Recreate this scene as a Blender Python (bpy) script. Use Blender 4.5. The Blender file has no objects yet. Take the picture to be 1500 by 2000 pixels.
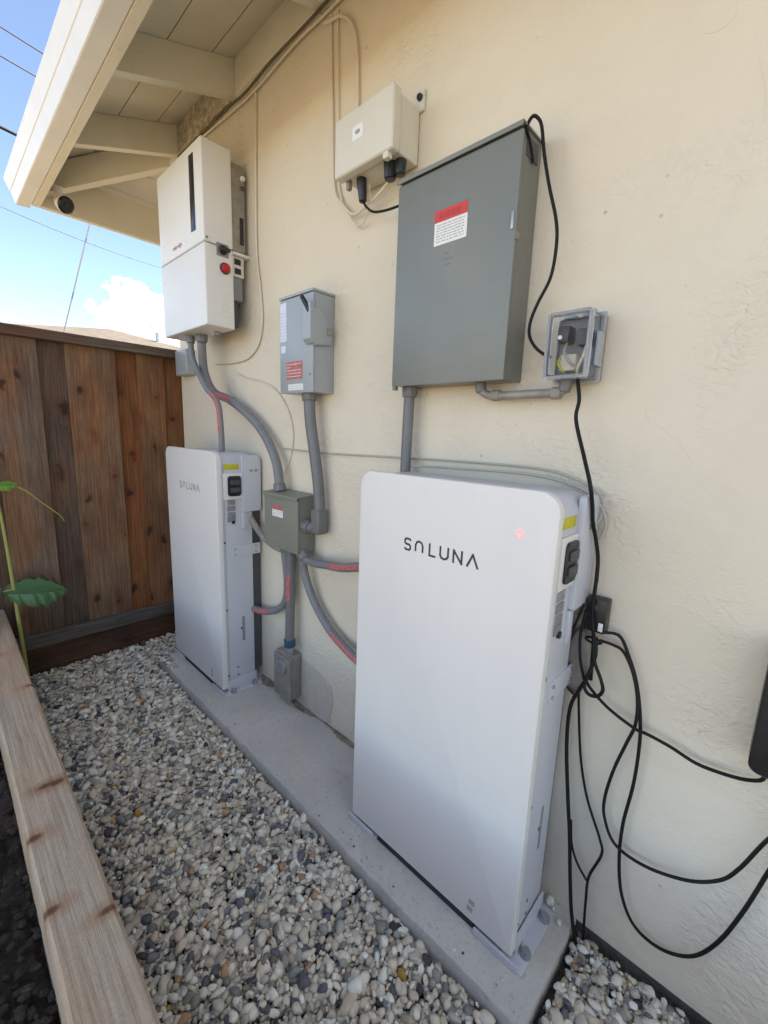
import bpy, bmesh, math, random
import numpy as np
from mathutils import Vector, Matrix

random.seed(7)
rng = np.random.default_rng(7)
scene = bpy.context.scene
COL = scene.collection

# ------------------------------------------------------------------ camera
# axes: wall face is the plane X=0 (open air X<0), +Y runs along the wall to the fence, Z=0 is the top of the concrete pad
cd = bpy.data.cameras.new('camera')
cd.sensor_fit = 'VERTICAL'; cd.sensor_height = 36.0; cd.lens = 15.045
cd.clip_start = 0.02; cd.clip_end = 800
cam = bpy.data.objects.new('camera', cd); COL.objects.link(cam)
FW = Vector((0.7163343, 0.67422806, -0.17967108)); RT = Vector((0.68968942, -0.72321949, 0.03580606)); UP = Vector((0.10580017, 0.14956635, 0.98307489))
m3 = Matrix((RT, UP, -FW)).transposed()
cam.matrix_world = Matrix.Translation((-1.05426, 0, 1.24098)) @ m3.to_4x4()
scene.camera = cam

# ------------------------------------------------------------------ world and sun
CLOUD = (12.46, 14.84, 15.90)
SUN_EL, SUN_AZ = math.radians(60), math.radians(128)      # azimuth clockwise from +Y
w = bpy.data.worlds.new('World'); scene.world = w; w.use_nodes = True
nt = w.node_tree; nt.nodes.clear()
N = nt.nodes.new; L = nt.links.new
out = N('ShaderNodeOutputWorld'); bg = N('ShaderNodeBackground'); sky = N('ShaderNodeTexSky')
sky.sky_type = 'NISHITA'; sky.sun_disc = False; sky.sun_elevation = SUN_EL; sky.sun_rotation = SUN_AZ
sky.air_density = 0.55; sky.dust_density = 0.0; sky.ozone_density = 1.7
# scattered cumulus; those out of view are added for brighter, more neutral fill
tc = N('ShaderNodeTexCoord'); mp = N('ShaderNodeMapping'); mp.inputs['Scale'].default_value = (1, 1, 1.3); mp.inputs['Location'].default_value = CLOUD; mp.inputs['Rotation'].default_value = (0, 0, math.radians(153))
L(tc.outputs['Generated'], mp.inputs['Vector'])
nz = N('ShaderNodeTexNoise'); nz.inputs['Scale'].default_value = 3.6; nz.inputs['Detail'].default_value = 10; nz.inputs['Roughness'].default_value = .56
L(mp.outputs['Vector'], nz.inputs['Vector'])
sp_ = N('ShaderNodeSeparateXYZ'); L(tc.outputs['Generated'], sp_.inputs[0])
cr = N('ShaderNodeValToRGB'); cr.color_ramp.elements[0].position = .575; cr.color_ramp.elements[1].position = .625
L(nz.outputs['Fac'], cr.inputs['Fac'])
mixc = N('ShaderNodeMixRGB'); mixc.inputs['Color2'].default_value = (6.2, 6.1, 6.1, 1)
L(sky.outputs['Color'], mixc.inputs['Color1'])
hz_ = N('ShaderNodeMath'); hz_.operation = 'GREATER_THAN'; hz_.inputs[1].default_value = 0; L(sp_.outputs['Z'], hz_.inputs[0])
mk = N('ShaderNodeMath'); mk.operation = 'MULTIPLY'; L(cr.outputs['Color'], mk.inputs[0]); L(hz_.outputs[0], mk.inputs[1]); L(mk.outputs[0], mixc.inputs['Fac'])
L(mixc.outputs['Color'], bg.inputs['Color']); bg.inputs['Strength'].default_value = .145
L(bg.outputs['Background'], out.inputs['Surface'])

sd = bpy.data.lights.new('sun', 'SUN'); sd.energy = 3.3; sd.angle = math.radians(.5); sd.color = (1, .94, .84)
sun = bpy.data.objects.new('sun', sd); COL.objects.link(sun)
to_sun = Vector((math.cos(SUN_EL)*math.sin(SUN_AZ), math.cos(SUN_EL)*math.cos(SUN_AZ), math.sin(SUN_EL)))
sun.rotation_euler = to_sun.to_track_quat('Z', 'Y').to_euler()

vs = scene.view_settings
vs.view_transform = 'Standard'; vs.look = 'None'; vs.exposure = 1.88; vs.gamma = 1; vs.use_curve_mapping = False
vs.use_white_balance = True; vs.white_balance_temperature = 7700; vs.white_balance_tint = 9      # the phone's balance for open shade
scene.render.engine = 'CYCLES'
scene.cycles.use_adaptive_sampling = True; scene.cycles.adaptive_threshold = .015
scene.cycles.max_bounces = 6; scene.cycles.diffuse_bounces = 3; scene.cycles.glossy_bounces = 3; scene.cycles.transmission_bounces = 6

# ------------------------------------------------------------------ helpers: objects
def empty(name, loc, label=None, cat=None, group=None):
    o = bpy.data.objects.new(name, None); o.location = loc; o.empty_display_size = .05; COL.objects.link(o)
    if label: o['label'] = label
    if cat: o['category'] = cat
    if group: o['group'] = group
    return o
def tag(o, label, cat, group=None):
    o['label'] = label; o['category'] = cat
    if group: o['group'] = group
    return o
def wloc(o):
    v = Vector(o.location)
    while o.parent: o = o.parent; v += Vector(o.location)
    return v
def obj(name, bm, mat, parent=None, smooth=True, kind=None, origin=None, color=None):
    me = bpy.data.meshes.new(name)
    base = wloc(parent) if parent else Vector((0, 0, 0))
    off = Vector(origin) if origin is not None else (None if parent else None)
    if off is None:
        off = base.copy() if parent else Vector((0, 0, 0))
        if not parent and len(bm.verts):
            xs = [v.co for v in bm.verts]
            off = Vector((sum(v.x for v in xs)/len(xs), sum(v.y for v in xs)/len(xs), min(v.z for v in xs)))
    bmesh.ops.translate(bm, verts=bm.verts[:], vec=-off)
    bmesh.ops.recalc_face_normals(bm, faces=bm.faces[:])
    bm.to_mesh(me); bm.free()
    if smooth:
        me.polygons.foreach_set('use_smooth', [True]*len(me.polygons))
        try: me.set_sharp_from_angle(angle=math.radians(35))
        except Exception: pass
    me.materials.append(mat)
    o = bpy.data.objects.new(name, me); COL.objects.link(o)
    if parent: o.parent = parent
    o.location = off - base
    if kind: o['kind'] = kind
    if color: o.color = color
    return o
def dup(o, parent=None, loc=None):
    c = o.copy(); COL.objects.link(c); c.parent = parent
    if loc is not None: c.location = loc
    for ch in list(o.children): dup(ch, c)
    return c

# ------------------------------------------------------------------ helpers: shapes
def box(x0, x1, y0, y1, z0, z1, bev=.0, seg=2, bm=None):
    bm = bm or bmesh.new()
    r = bmesh.ops.create_cube(bm, size=1.0)
    vs_ = r['verts']
    sx, sy, sz = abs(x1-x0), abs(y1-y0), abs(z1-z0)
    for v in vs_: v.co = Vector(((x0+x1)/2 + v.co.x*sx, (y0+y1)/2 + v.co.y*sy, (z0+z1)/2 + v.co.z*sz))
    if bev:
        es = list({e for v in vs_ for e in v.link_edges})
        bmesh.ops.bevel(bm, geom=es, offset=min(bev, .45*min(sx, sy, sz)), segments=seg, affect='EDGES', profile=.6)
    return bm
def rrect(y0, y1, z0, z1, r, seg=7):
    """outline in (y,z); r = radius or (bl, br, tr, tl)"""
    if not isinstance(r, (tuple, list)): r = (r,)*4
    cs = [(y0+r[0], z0+r[0], r[0], 180), (y1-r[1], z0+r[1], r[1], 270), (y1-r[2], z1-r[2], r[2], 0), (y0+r[3], z1-r[3], r[3], 90)]
    pts = []
    for cy, cz, rr, a in cs:
        for i in range(seg+1):
            t = math.radians(a + 90*i/seg); pts.append((cy+rr*math.cos(t), cz+rr*math.sin(t)))
    return pts
def prism(poly, a0, a1, axis='x', bev=0, bm=None, seg=2):
    """extrude an outline between a0 and a1 along axis; outline coords are the other two axes in order"""
    bm = bm or bmesh.new()
    def co(p, a):
        return {'x': (a, p[0], p[1]), 'y': (p[0], a, p[1]), 'z': (p[0], p[1], a)}[axis]
    v0 = [bm.verts.new(co(p, a0)) for p in poly]; v1 = [bm.verts.new(co(p, a1)) for p in poly]
    n = len(poly); f0 = bm.faces.new(v0); f1 = bm.faces.new(v1[::-1])
    for i in range(n): bm.faces.new((v0[i], v1[i], v1[(i+1) % n], v0[(i+1) % n]))
    if bev:
        bm.normal_update()
        es = list(set(f0.edges) | set(f1.edges))
        bmesh.ops.bevel(bm, geom=es, offset=bev, segments=seg, affect='EDGES', profile=.6)
    return bm
def smooth_path(pts, n=6):
    P = [Vector(p) for p in pts]
    if len(P) < 3: return P
    P = [P[0]*2-P[1]] + P + [P[-1]*2-P[-2]]
    res = []
    for i in range(1, len(P)-2):
        a, b, c, d = P[i-1:i+3]
        for k in range(n):
            t = k/n
            res.append(.5*((2*b)+(c-a)*t+(2*a-5*b+4*c-d)*t*t+(3*b-a-3*c+d)*t**3))
    res.append(P[-2]); return res
def tube(pts, r, sides=10, n=6, bm=None, cap=True, smooth=True, rfun=None):
    bm = bm or bmesh.new()
    P = smooth_path(pts, n) if smooth else [Vector(p) for p in pts]
    up = Vector((0, 0, 1)); rings = []; prev = None
    for i, p in enumerate(P):
        t = (P[min(i+1, len(P)-1)] - P[max(i-1, 0)]).normalized()
        if prev is None:
            s = t.cross(up) if abs(t.dot(up)) < .95 else t.cross(Vector((1, 0, 0)))
        else: s = prev - t*prev.dot(t)
        s.normalize(); prev = s; q = t.cross(s)
        rr = r if rfun is None else rfun(i/(len(P)-1))
        rings.append([bm.verts.new(p + rr*(math.cos(2*math.pi*k/sides)*s + math.sin(2*math.pi*k/sides)*q)) for k in range(sides)])
    for a, b in zip(rings, rings[1:]):
        for k in range(sides): bm.faces.new((a[k], a[(k+1) % sides], b[(k+1) % sides], b[k]))
    if cap: bm.faces.new(rings[0][::-1]); bm.faces.new(rings[-1])
    return bm
def cyl(p0, p1, r0, r1=None, sides=24, bm=None, bev=0):
    bm = bm or bmesh.new(); r1 = r0 if r1 is None else r1
    p0, p1 = Vector(p0), Vector(p1); t = (p1-p0).normalized()
    s = t.cross(Vector((0, 0, 1))) if abs(t.z) < .9 else t.cross(Vector((1, 0, 0))); s.normalize(); q = t.cross(s)
    prof = [(p0, r0), (p1, r1)]
    if bev: prof = [(p0, r0-bev), (p0+t*bev, r0), (p1-t*bev, r1), (p1, r1-bev)]
    R = [[bm.verts.new(p+r*(math.cos(2*math.pi*k/sides)*s+math.sin(2*math.pi*k/sides)*q)) for k in range(sides)] for p, r in prof]
    for a, b in zip(R, R[1:]):
        for k in range(sides): bm.faces.new((a[k], a[(k+1) % sides], b[(k+1) % sides], b[k]))
    bm.faces.new(R[0][::-1]); bm.faces.new(R[-1]); return bm
def poly3(pts, faces, bm=None):
    bm = bm or bmesh.new(); v = [bm.verts.new(p) for p in pts]
    for f in faces: bm.faces.new([v[i] for i in f])
    return bm
def slab(quad, d):
    """a quad (4 points) thickened by vector d"""
    q = [Vector(p) for p in quad]; d = Vector(d)
    return poly3(q + [p+d for p in q], [(0, 1, 2, 3), (7, 6, 5, 4), (0, 4, 5, 1), (1, 5, 6, 2), (2, 6, 7, 3), (3, 7, 4, 0)])
def ring_x(cy, cz, x, r, rt, sides=28, bm=None):
    """torus facing -X"""
    bm = bm or bmesh.new()
    pts = [(x, cy+r*math.cos(2*math.pi*k/sides), cz+r*math.sin(2*math.pi*k/sides)) for k in range(sides)]
    return torus(pts, rt, bm)
def torus(pts, rt, bm=None, ns=6):
    bm = bm or bmesh.new(); P = [Vector(p) for p in pts]; n = len(P); c = sum(P, Vector())/n
    nrm = (P[1]-P[0]).cross(P[2]-P[1]).normalized(); R = []
    for p in P:
        o = (p-c).normalized()
        R.append([bm.verts.new(p+rt*(math.cos(2*math.pi*k/ns)*o+math.sin(2*math.pi*k/ns)*nrm)) for k in range(ns)])
    for i in range(n):
        a, b = R[i], R[(i+1) % n]
        for k in range(ns): bm.faces.new((a[k], a[(k+1) % ns], b[(k+1) % ns], b[k]))
    return bm

# ------------------------------------------------------------------ helpers: materials
class MT:
    def __init__(s, name):
        s.m = bpy.data.materials.new(name); s.m.use_nodes = True; s.t = s.m.node_tree
        s.b = s.t.nodes['Principled BSDF']; s.tc = s.t.nodes.new('ShaderNodeTexCoord')
    def n(s, t, **k):
        x = s.t.nodes.new(t)
        for a, v in k.items():
            if hasattr(x, a): setattr(x, a, v)
            else: x.inputs[a].default_value = v
        return x
    def l(s, a, b): s.t.links.new(a, b)
    def co(s, scale=(1, 1, 1), loc=(0, 0, 0), rnd=False):
        m = s.n('ShaderNodeMapping'); m.inputs['Scale'].default_value = scale; m.inputs['Location'].default_value = loc
        if rnd:
            oi = s.n('ShaderNodeObjectInfo'); mul = s.n('ShaderNodeVectorMath', operation='SCALE'); cx = s.n('ShaderNodeCombineXYZ')
            mm = s.n('ShaderNodeMath', operation='MULTIPLY'); mm.inputs[1].default_value = 37.0
            s.l(oi.outputs['Random'], mm.inputs[0])
            for i in range(3): s.l(mm.outputs[0], cx.inputs[i])
            ad = s.n('ShaderNodeVectorMath', operation='ADD'); s.l(s.tc.outputs['Object'], ad.inputs[0]); s.l(cx.outputs[0], ad.inputs[1])
            s.l(ad.outputs[0], m.inputs['Vector'])
        else: s.l(s.tc.outputs['Object'], m.inputs['Vector'])
        return m.outputs[0]
    def noise(s, vec, scale, detail=4, rough=.55, dist=0):
        x = s.n('ShaderNodeTexNoise'); x.inputs['Scale'].default_value = scale; x.inputs['Detail'].default_value = detail
        x.inputs['Roughness'].default_value = rough; x.inputs['Distortion'].default_value = dist
        s.l(vec, x.inputs['Vector']); return x.outputs['Fac']
    def ramp(s, fac, *els):
        r = s.n('ShaderNodeValToRGB'); e = r.color_ramp.elements
        while len(e) < len(els): e.new(.5)
        for a, (p, c) in zip(e, els):
            a.position = p; a.color = (c, c, c, 1) if not isinstance(c, (tuple, list)) else (*c[:3], 1)
        s.l(fac, r.inputs['Fac']); return r.outputs['Color']
    def mix(s, fac, a, b, mode='MIX'):
        x = s.n('ShaderNodeMixRGB', blend_type=mode)
        for i, v in ((0, fac), (1, a), (2, b)):
            if isinstance(v, (int, float)): x.inputs[i].default_value = v
            elif isinstance(v, tuple): x.inputs[i].default_value = (*v[:3], 1)
            else: s.l(v, x.inputs[i])
        return x.outputs[0]
    def math(s, op, a, b):
        x = s.n('ShaderNodeMath', operation=op)
        for i, v in ((0, a), (1, b)):
            if isinstance(v, (int, float)): x.inputs[i].default_value = v
            else: s.l(v, x.inputs[i])
        return x.outputs[0]
    def bump(s, h, dist, strength=1, prev=None):
        x = s.n('ShaderNodeBump'); x.inputs['Distance'].default_value = dist; x.inputs['Strength'].default_value = strength
        s.l(h, x.inputs['Height'])
        if prev: s.l(prev, x.inputs['Normal'])
        return x.outputs[0]
    def set(s, color=None, rough=None, metal=None, normal=None, **k):
        for nme, v in (('Base Color', color), ('Roughness', rough), ('Metallic', metal), ('Normal', normal)):
            if v is None: continue
            i = s.b.inputs[nme]
            if isinstance(v, (int, float)): i.default_value = v
            elif isinstance(v, tuple): i.default_value = (*v[:3], 1)
            else: s.l(v, i)
        for nme, v in k.items(): s.b.inputs[nme].default_value = v
        return s.m

def plain(name, c, rough=.5, metal=0, var=.06, scale=14, bump=.0, bscale=120, rnd=True, **k):
    m = MT(name); v = m.co(rnd=rnd); n = m.noise(v, scale, 5, .6)
    lo = tuple(x*(1-var) for x in c); hi = tuple(min(1, x*(1+var)) for x in c)
    colr = m.ramp(n, (.3, lo), (.7, hi)); r = m.ramp(m.noise(v, scale*2.3, 3), (.3, max(0, rough-.06)), (.7, min(1, rough+.06)))
    nor = m.bump(m.noise(v, bscale, 3), bump) if bump else None
    return m.set(colr, r, metal, nor, **k)

M = {}
# stucco: trowelled ridges, fine sand, faint dirt
m = MT('stucco'); v = m.co()
big = m.noise(v, 1.3, 2, .5); mid = m.noise(v, 9, 4, .6, .8); fine = m.noise(v, 130, 2, .6)
pat = m.ramp(m.noise(v, 2.4, 2, .6, .6), (.49, 0.0), (.64, 1.0))
trowel = m.ramp(m.noise(m.co((1, 1, 1.4)), 40, 3, .62, .7), (.40, 0.), (.62, 1.))
pits = m.n('ShaderNodeTexVoronoi'); pits.inputs['Scale'].default_value = 17; m.l(v, pits.inputs['Vector'])
pit = m.ramp(pits.outputs['Distance'], (.03, 1.), (.075, 0.))
pit = m.math('MULTIPLY', pit, m.ramp(mid, (.50, 0.), (.56, 1.)))
hgt = m.math('ADD', m.math('MULTIPLY', mid, .0046), m.math('MULTIPLY', m.math('MULTIPLY', trowel, pat), .0019))
hgt = m.math('ADD', hgt, m.math('MULTIPLY', fine, .0009)); hgt = m.math('SUBTRACT', hgt, m.math('MULTIPLY', pit, .0022))
nb = m.bump(hgt, 1.0, .9)
base = m.ramp(big, (.3, (.71, .625, .485)), (.7, (.765, .685, .55)))
base = m.mix(m.ramp(mid, (.35, .08), (.6, 0.)), base, (.56, .48, .36))
base = m.mix(m.math('MULTIPLY', pit, .45), base, (.30, .25, .18))
M['stucco'] = m.set(base, .82, 0, nb)
# painted wood of the eaves
m = MT('eave_paint'); v = m.co(rnd=True); g = m.noise(m.co((1, .12, 1), rnd=True), 60, 4)
base = m.ramp(m.noise(v, 5, 5, .6), (.3, (.72, .68, .55)), (.7, (.78, .74, .61)))
base = m.mix(m.ramp(m.noise(v, 24, 5, .7), (.62, 0.), (.75, .25)), base, (.30, .24, .15))
M['eave'] = m.set(base, .6, 0, m.bump(g, .002, .5))
m = MT('dirty_vent'); v = m.co(); n = m.noise(v, 26, 5, .7, .6)
M['vent'] = m.set(m.ramp(n, (.36, (.30, .25, .17)), (.5, (.47, .405, .29)), (.62, (.66, .60, .47))), .9, 0, m.bump(n, .01))
M['gutter'] = plain('gutter_paint', (.80, .80, .76), .38, 0, .05, 5)
M['roof'] = plain('roof_shingle', (.16, .14, .12), .9, 0, .3, 30, .01, 60)
M['cream_roof'] = plain('neighbour_shingle', (.15, .132, .112), .9, 0, .2, 6, .02, 12)
M['cream_wall'] = plain('neighbour_wall', (.6, .55, .45), .9)
# concrete
m = MT('concrete'); v = m.co(); n1 = m.noise(v, 4, 6, .65); n2 = m.noise(v, 70, 4, .7); n3 = m.noise(v, 14, 5, .6)
base = m.ramp(n1, (.3, (.50, .48, .425)), (.7, (.61, .585, .52)))
base = m.mix(m.ramp(m.noise(v, 2.1, 4, .65, .5), (.5, 0.), (.68, .45)), base, (.36, .33, .275))
base = m.mix(m.ramp(n2, (.54, 0.), (.68, .5)), base, (.30, .295, .27)); base = m.mix(m.ramp(n3, (.6, 0.), (.75, .3)), base, (.66, .65, .58))
M['concrete'] = m.set(base, .9, 0, m.bump(n2, .002, .7, m.bump(n1, .006, .5)))
m = MT('bare_plaster'); v = m.co(); n = m.noise(v, 22, 5, .65)
M['plaster'] = m.set(m.ramp(n, (.3, (.53, .485, .40)), (.7, (.63, .58, .485))), .9, 0, m.bump(m.noise(v, 90, 4), .003))
M['footing'] = plain('footing_stain', (.16, .14, .11), .95, 0, .35, 18, .006, 60)
# timber: weathered planks with grain, knots and stains; tint from the object's colour
def timber(name, ax, knots=1.7, streak=1.0, kcol=(.022, .013, .008), own=None):
    m = MT(name)
    sc = [15., 15., 15.]; sc[ax] = .32 if ax == 1 else .5
    v = m.co(tuple(sc), rnd=True); vo = m.co(rnd=True)
    oi = m.n('ShaderNodeObjectInfo'); col = oi.outputs['Color']
    grain = m.noise(v, 9, 5, .7, .25); fine = m.noise(v, 34, 2, .6); stain = m.noise(m.co((3., 3., .7) if ax == 2 else (2, .8, 2), rnd=True), 2.2, 3, .6)
    ks = [4.6, 4.6, 4.6]; ks[ax] = 2.3
    kv = m.n('ShaderNodeTexVoronoi'); kv.inputs['Scale'].default_value = knots; kv.inputs['Randomness'].default_value = 1
    wob = m.n('ShaderNodeVectorMath', operation='ADD'); m.l(m.co(tuple(ks), rnd=True), wob.inputs[0])
    nc = m.n('ShaderNodeTexNoise'); nc.inputs['Scale'].default_value = 14; nc.inputs['Detail'].default_value = 1; m.l(vo, nc.inputs['Vector'])
    scl = m.n('ShaderNodeVectorMath', operation='SCALE'); scl.inputs['Scale'].default_value = .25; m.l(nc.outputs['Color'], scl.inputs[0]); m.l(scl.outputs[0], wob.inputs[1])
    m.l(wob.outputs[0], kv.inputs['Vector'])
    kk = 0. if own else 1.
    knot = m.ramp(kv.outputs['Distance'], (.10, kk), (.18, 0.)); halo = m.ramp(kv.outputs['Distance'], (.10, .8*kk), (.40, 0.)); speck = m.noise(vo, 170, 3, .7)
    c = m.mix(m.ramp(grain, (.38, 0.), (.62, 1.)), m.mix(1, col, (.74, .68, .62) if own else (.56, .51, .47), 'MULTIPLY'), col)
    if not own: c = m.mix(m.ramp(m.noise(m.co((2.2, 2.2, .8) if ax == 2 else (.8, 2.2, 2.2), rnd=True), 2.6, 3, .6), (.40, .6), (.58, 0.)), c, m.mix(1, c, (.50, .45, .42), 'MULTIPLY'))
    c = m.mix(m.ramp(stain, (.46, 0.), (.64, .8*streak)), c, m.mix(1, c, (1.3, .88, .58), 'MULTIPLY'))
    c = m.mix(m.ramp(fine, (.54, 0.), (.70, .4)), c, m.mix(1, c, (.50, .46, .43), 'MULTIPLY'))
    c = m.mix(m.ramp(speck, (.5, 0.), (.68, .4)), c, m.mix(1, c, (.62, .58, .55), 'MULTIPLY'))
    c = m.mix(halo, c, m.mix(1, c, (.85, .55, .36), 'MULTIPLY'))
    c = m.mix(m.math('MULTIPLY', knot, .92), c, kcol)
    if own:                                             # individual knots of this one timber, in its own frame
        for k, (kx, ky, kz) in enumerate(own):
            sub = m.n('ShaderNodeVectorMath', operation='SUBTRACT'); m.l(m.co(), sub.inputs[0]); sub.inputs[1].default_value = (kx, ky, kz)
            sq = m.n('ShaderNodeVectorMath', operation='MULTIPLY'); m.l(sub.outputs[0], sq.inputs[0]); sq.inputs[1].default_value = (.75, 1.25+.2*(k % 3), .3)
            ln = m.n('ShaderNodeVectorMath', operation='LENGTH'); m.l(sq.outputs[0], ln.inputs[0])
            dd_ = m.math('ADD', ln.outputs['Value'], m.math('MULTIPLY', m.math('SUBTRACT', fine, .5), .012))
            c = m.mix(m.ramp(dd_, (.010, .75), (.045, 0.)), c, m.mix(1, c, (.80, .55, .40), 'MULTIPLY'))
            c = m.mix(m.ramp(dd_, (.007, .9), (.015, 0.)), c, kcol)
    hh = m.math('ADD', m.math('MULTIPLY', grain, .0022), m.math('MULTIPLY', fine, .0008)); hh = m.math('ADD', hh, m.math('MULTIPLY', speck, .0006))
    return m.set(c, .85, 0, m.bump(hh, 1.0, .9))
M['fence'] = timber('fence_timber', 2, 2.15); M['rail'] = timber('rail_timber', 0); M['bed'] = timber('bed_timber', 1, .9, .45, (.11, .045, .022), [(.028, .62, .44), (.004, .625, .44), (.034, .20, .44), (-.038, .47, .44), (-.042, .27, .44), (.05, 1.18, .44), (-.02, 1.5, .44), (.01, -.5, .44)])
# appliances
def coated(name, c, rough=.42, spec=.4, orange=.0004):
    m = MT(name); v = m.co(rnd=True); n = m.noise(v, 3, 3); f = m.noise(v, 420, 2)
    lo = tuple(x*.97 for x in c)
    smud = m.ramp(m.noise(v, 11, 5, .65), (.45, rough-.05), (.7, rough+.08))
    strk = m.ramp(m.noise(m.co((14, 14, .8), rnd=True), 3, 4, .6), (.35, .985), (.65, 1.0))
    mm = m.set(m.mix(1, m.ramp(n, (.35, lo), (.65, c)), strk, 'MULTIPLY'), smud, 0, m.bump(f, orange, .5)); m.b.inputs['Specular IOR Level'].default_value = spec
    return mm
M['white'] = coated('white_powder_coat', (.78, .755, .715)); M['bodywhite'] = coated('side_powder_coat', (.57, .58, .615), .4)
M['invwhite'] = coated('inverter_white', (.79, .775, .735), .38); M['comms'] = coated('comms_plastic', (.70, .66, .56), .45)
M['grey'] = coated('grey_enamel', (.20, .212, .19), .36, .5); M['greyside'] = coated('grey_enamel_side', (.18, .182, .16), .36, .5)
M['disc'] = coated('light_grey_enamel', (.36, .39, .40), .34, .5); M['olive'] = coated('olive_enamel', (.225, .232, .185), .45)
M['pvc'] = plain('grey_pvc', (.165, .165, .165), .42, 0, .08, 20); M['flex'] = plain('grey_flex', (.20, .20, .21), .45, 0, .08, 30)
M['galv'] = plain('galvanised', (.42, .43, .45), .42, .7, .2, 30); M['dull'] = plain('dull_metal', (.30, .275, .235), .55, .2, .2, 30)
M['black'] = plain('black_rubber', (.010, .010, .010), .55, 0, .2, 30, **{'Specular IOR Level': .25}); M['blackplastic'] = plain('black_plastic', (.017, .017, .018), .35, 0, .2, 30)
M['creamcord'] = plain('cream_cord', (.72, .64, .50), .6); M['greycord'] = plain('grey_cord', (.42, .40, .35), .55); M['brownish'] = plain('aged_clear_plastic', (.27, .245, .21), .35, 0, .2, 40)
M['darkcord'] = plain('dark_painted_cord', (.12, .095, .06), .7, 0, .3, 60)
M['red'] = plain('red_print', (.62, .045, .035), .45, 0, .08, 60); M['redlabel'] = plain('faded_red_label', (.50, .14, .125), .5, 0, .4, 130)
M['yellow'] = plain('yellow_label', (.55, .50, .02), .5, 0, .12, 60); M['paper'] = plain('white_label', (.80, .80, .78), .5, 0, .04, 40)
M['paleblue'] = plain('pale_label', (.66, .70, .80), .4, 0, .05, 60); M['ink'] = plain('ink', (.05, .045, .045), .6, 0, .2, 60); M['greyink'] = plain('grey_ink', (.33, .31, .30), .6)
M['blue'] = plain('blue_fitting', (.03, .085, .12), .4); M['redknob'] = plain('red_knob', (.50, .012, .012), .32, 0, .06, 60)
M['darkslot'] = plain('dark_slot', (.03, .03, .035), .8); M['darkgrey'] = plain('dark_grey_plastic', (.07, .07, .075), .5); M['midgrey'] = plain('mid_grey_plastic', (.24, .245, .26), .5)
m = MT('smoked_window'); M['window'] = m.set((.008, .009, .016), .08, 0)
m = MT('led'); M['led'] = m.set((.8, .5, .5), .4); m.b.inputs['Emission Color'].default_value = (1, .12, .16, 1); m.b.inputs['Emission Strength'].default_value = .28
m = MT('led_and_glint'); M['ledglint'] = m.set((.55, .68, .9), .15); m.b.inputs['Emission Color'].default_value = (.4, .65, 1, 1); m.b.inputs['Emission Strength'].default_value = .05  # indicator lamp, shared with the painted glint in the outlet cover
m = MT('clear_plastic'); v = m.co(); M['clear'] = m.set((.93, .94, .95), .04, 0, m.bump(m.noise(v, 30, 3), .0006), **{'Transmission Weight': 1.0, 'IOR': 1.15})
m = MT('lens'); M['lens'] = m.set((.004, .004, .006), .06)
# leaves
m = MT('leaf'); v = m.co(); n = m.noise(v, 20, 5); oi = m.n('ShaderNodeObjectInfo')
c = m.mix(m.ramp(n, (.35, 0.), (.7, .35)), oi.outputs['Color'], (.10, .16, .05)); ma = m.set(c, .5, 0, m.bump(m.noise(v, 45, 3), .003)); m.b.inputs['Subsurface Weight'].default_value = 0
M['leaf'] = ma
M['stem'] = plain('stem', (.30, .30, .08), .5)
m = MT('soil'); v = m.co(); n = m.noise(v, 30, 6, .7)
M['soil'] = m.set(m.ramp(n, (.35, (.014, .009, .006)), (.62, (.055, .038, .024)), (.74, (.17, .125, .085))), .95, 0, m.bump(n, .02))
m = MT('yard_ground'); v = m.co(); n = m.noise(v, .9, 6, .6)
M['ground'] = m.set(m.ramp(n, (.35, (.28, .225, .155)), (.65, (.37, .30, .21))), .95, 0, m.bump(m.noise(v, 20, 5), .02))
M['bedding'] = plain('gravel_bedding', (.09, .082, .072), .95, 0, .4, 50, .01, 90)
m = MT('pebble'); at = m.n('ShaderNodeAttribute', attribute_name='tint'); v = m.co(); n = m.noise(v, 60, 5, .65); f = m.noise(v, 300, 3)
c = m.mix(m.ramp(n, (.35, .35), (.65, 0.)), at.outputs['Color'], m.mix(1, at.outputs['Color'], (.6, .58, .56), 'MULTIPLY'))
c = m.mix(m.ramp(f, (.6, 0.), (.75, .3)), c, (.08, .08, .08))
M['pebble'] = m.set(c, .62, 0, m.bump(f, .0006, .6, m.bump(n, .0015, .6)))

# ================================================================== SETTING
YC = 2.65                                            # far corner of the house and the fence line
g = obj('ground', poly3([(-400, -400, -.09), (400, -400, -.09), (400, 400, -.09), (-400, 400, -.09)], [(0, 1, 2, 3)]), M['ground'], smooth=False, origin=(0, 0, -.09)); g['kind'] = 'structure'
g = obj('gravel_bed', poly3([(-.93, -1.6, -.062), (.0, -1.6, -.062), (.0, YC, -.062), (-.93, YC, -.062)], [(0, 1, 2, 3)]), M['bedding'], smooth=False); g['kind'] = 'structure'
# concrete pad with a slightly worn front arris
def pad():
    bm = bmesh.new(); ys = np.linspace(.236, 2.338, 60); rows = []
    for y in ys:
        j = rng.normal(0, .0018); k = rng.normal(0, .0012)
        rows.append([bm.verts.new(p) for p in ((-.317+j, y, -.085), (-.3155+j, y, -.008+k), (-.313+j, y, -.0025+k), (-.3075+j*.6, y, 0), (-.15, y, .0015), (.0, y, .001), (.0, y, -.085))])
    for a, b in zip(rows, rows[1:]):
        for i in range(6): bm.faces.new((a[i], a[i+1], b[i+1], b[i]))
    bm.faces.new(rows[0]); bm.faces.new(rows[-1][::-1])
    return obj('concrete_pad', bm, M['concrete'], kind='structure')
pad()

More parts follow.
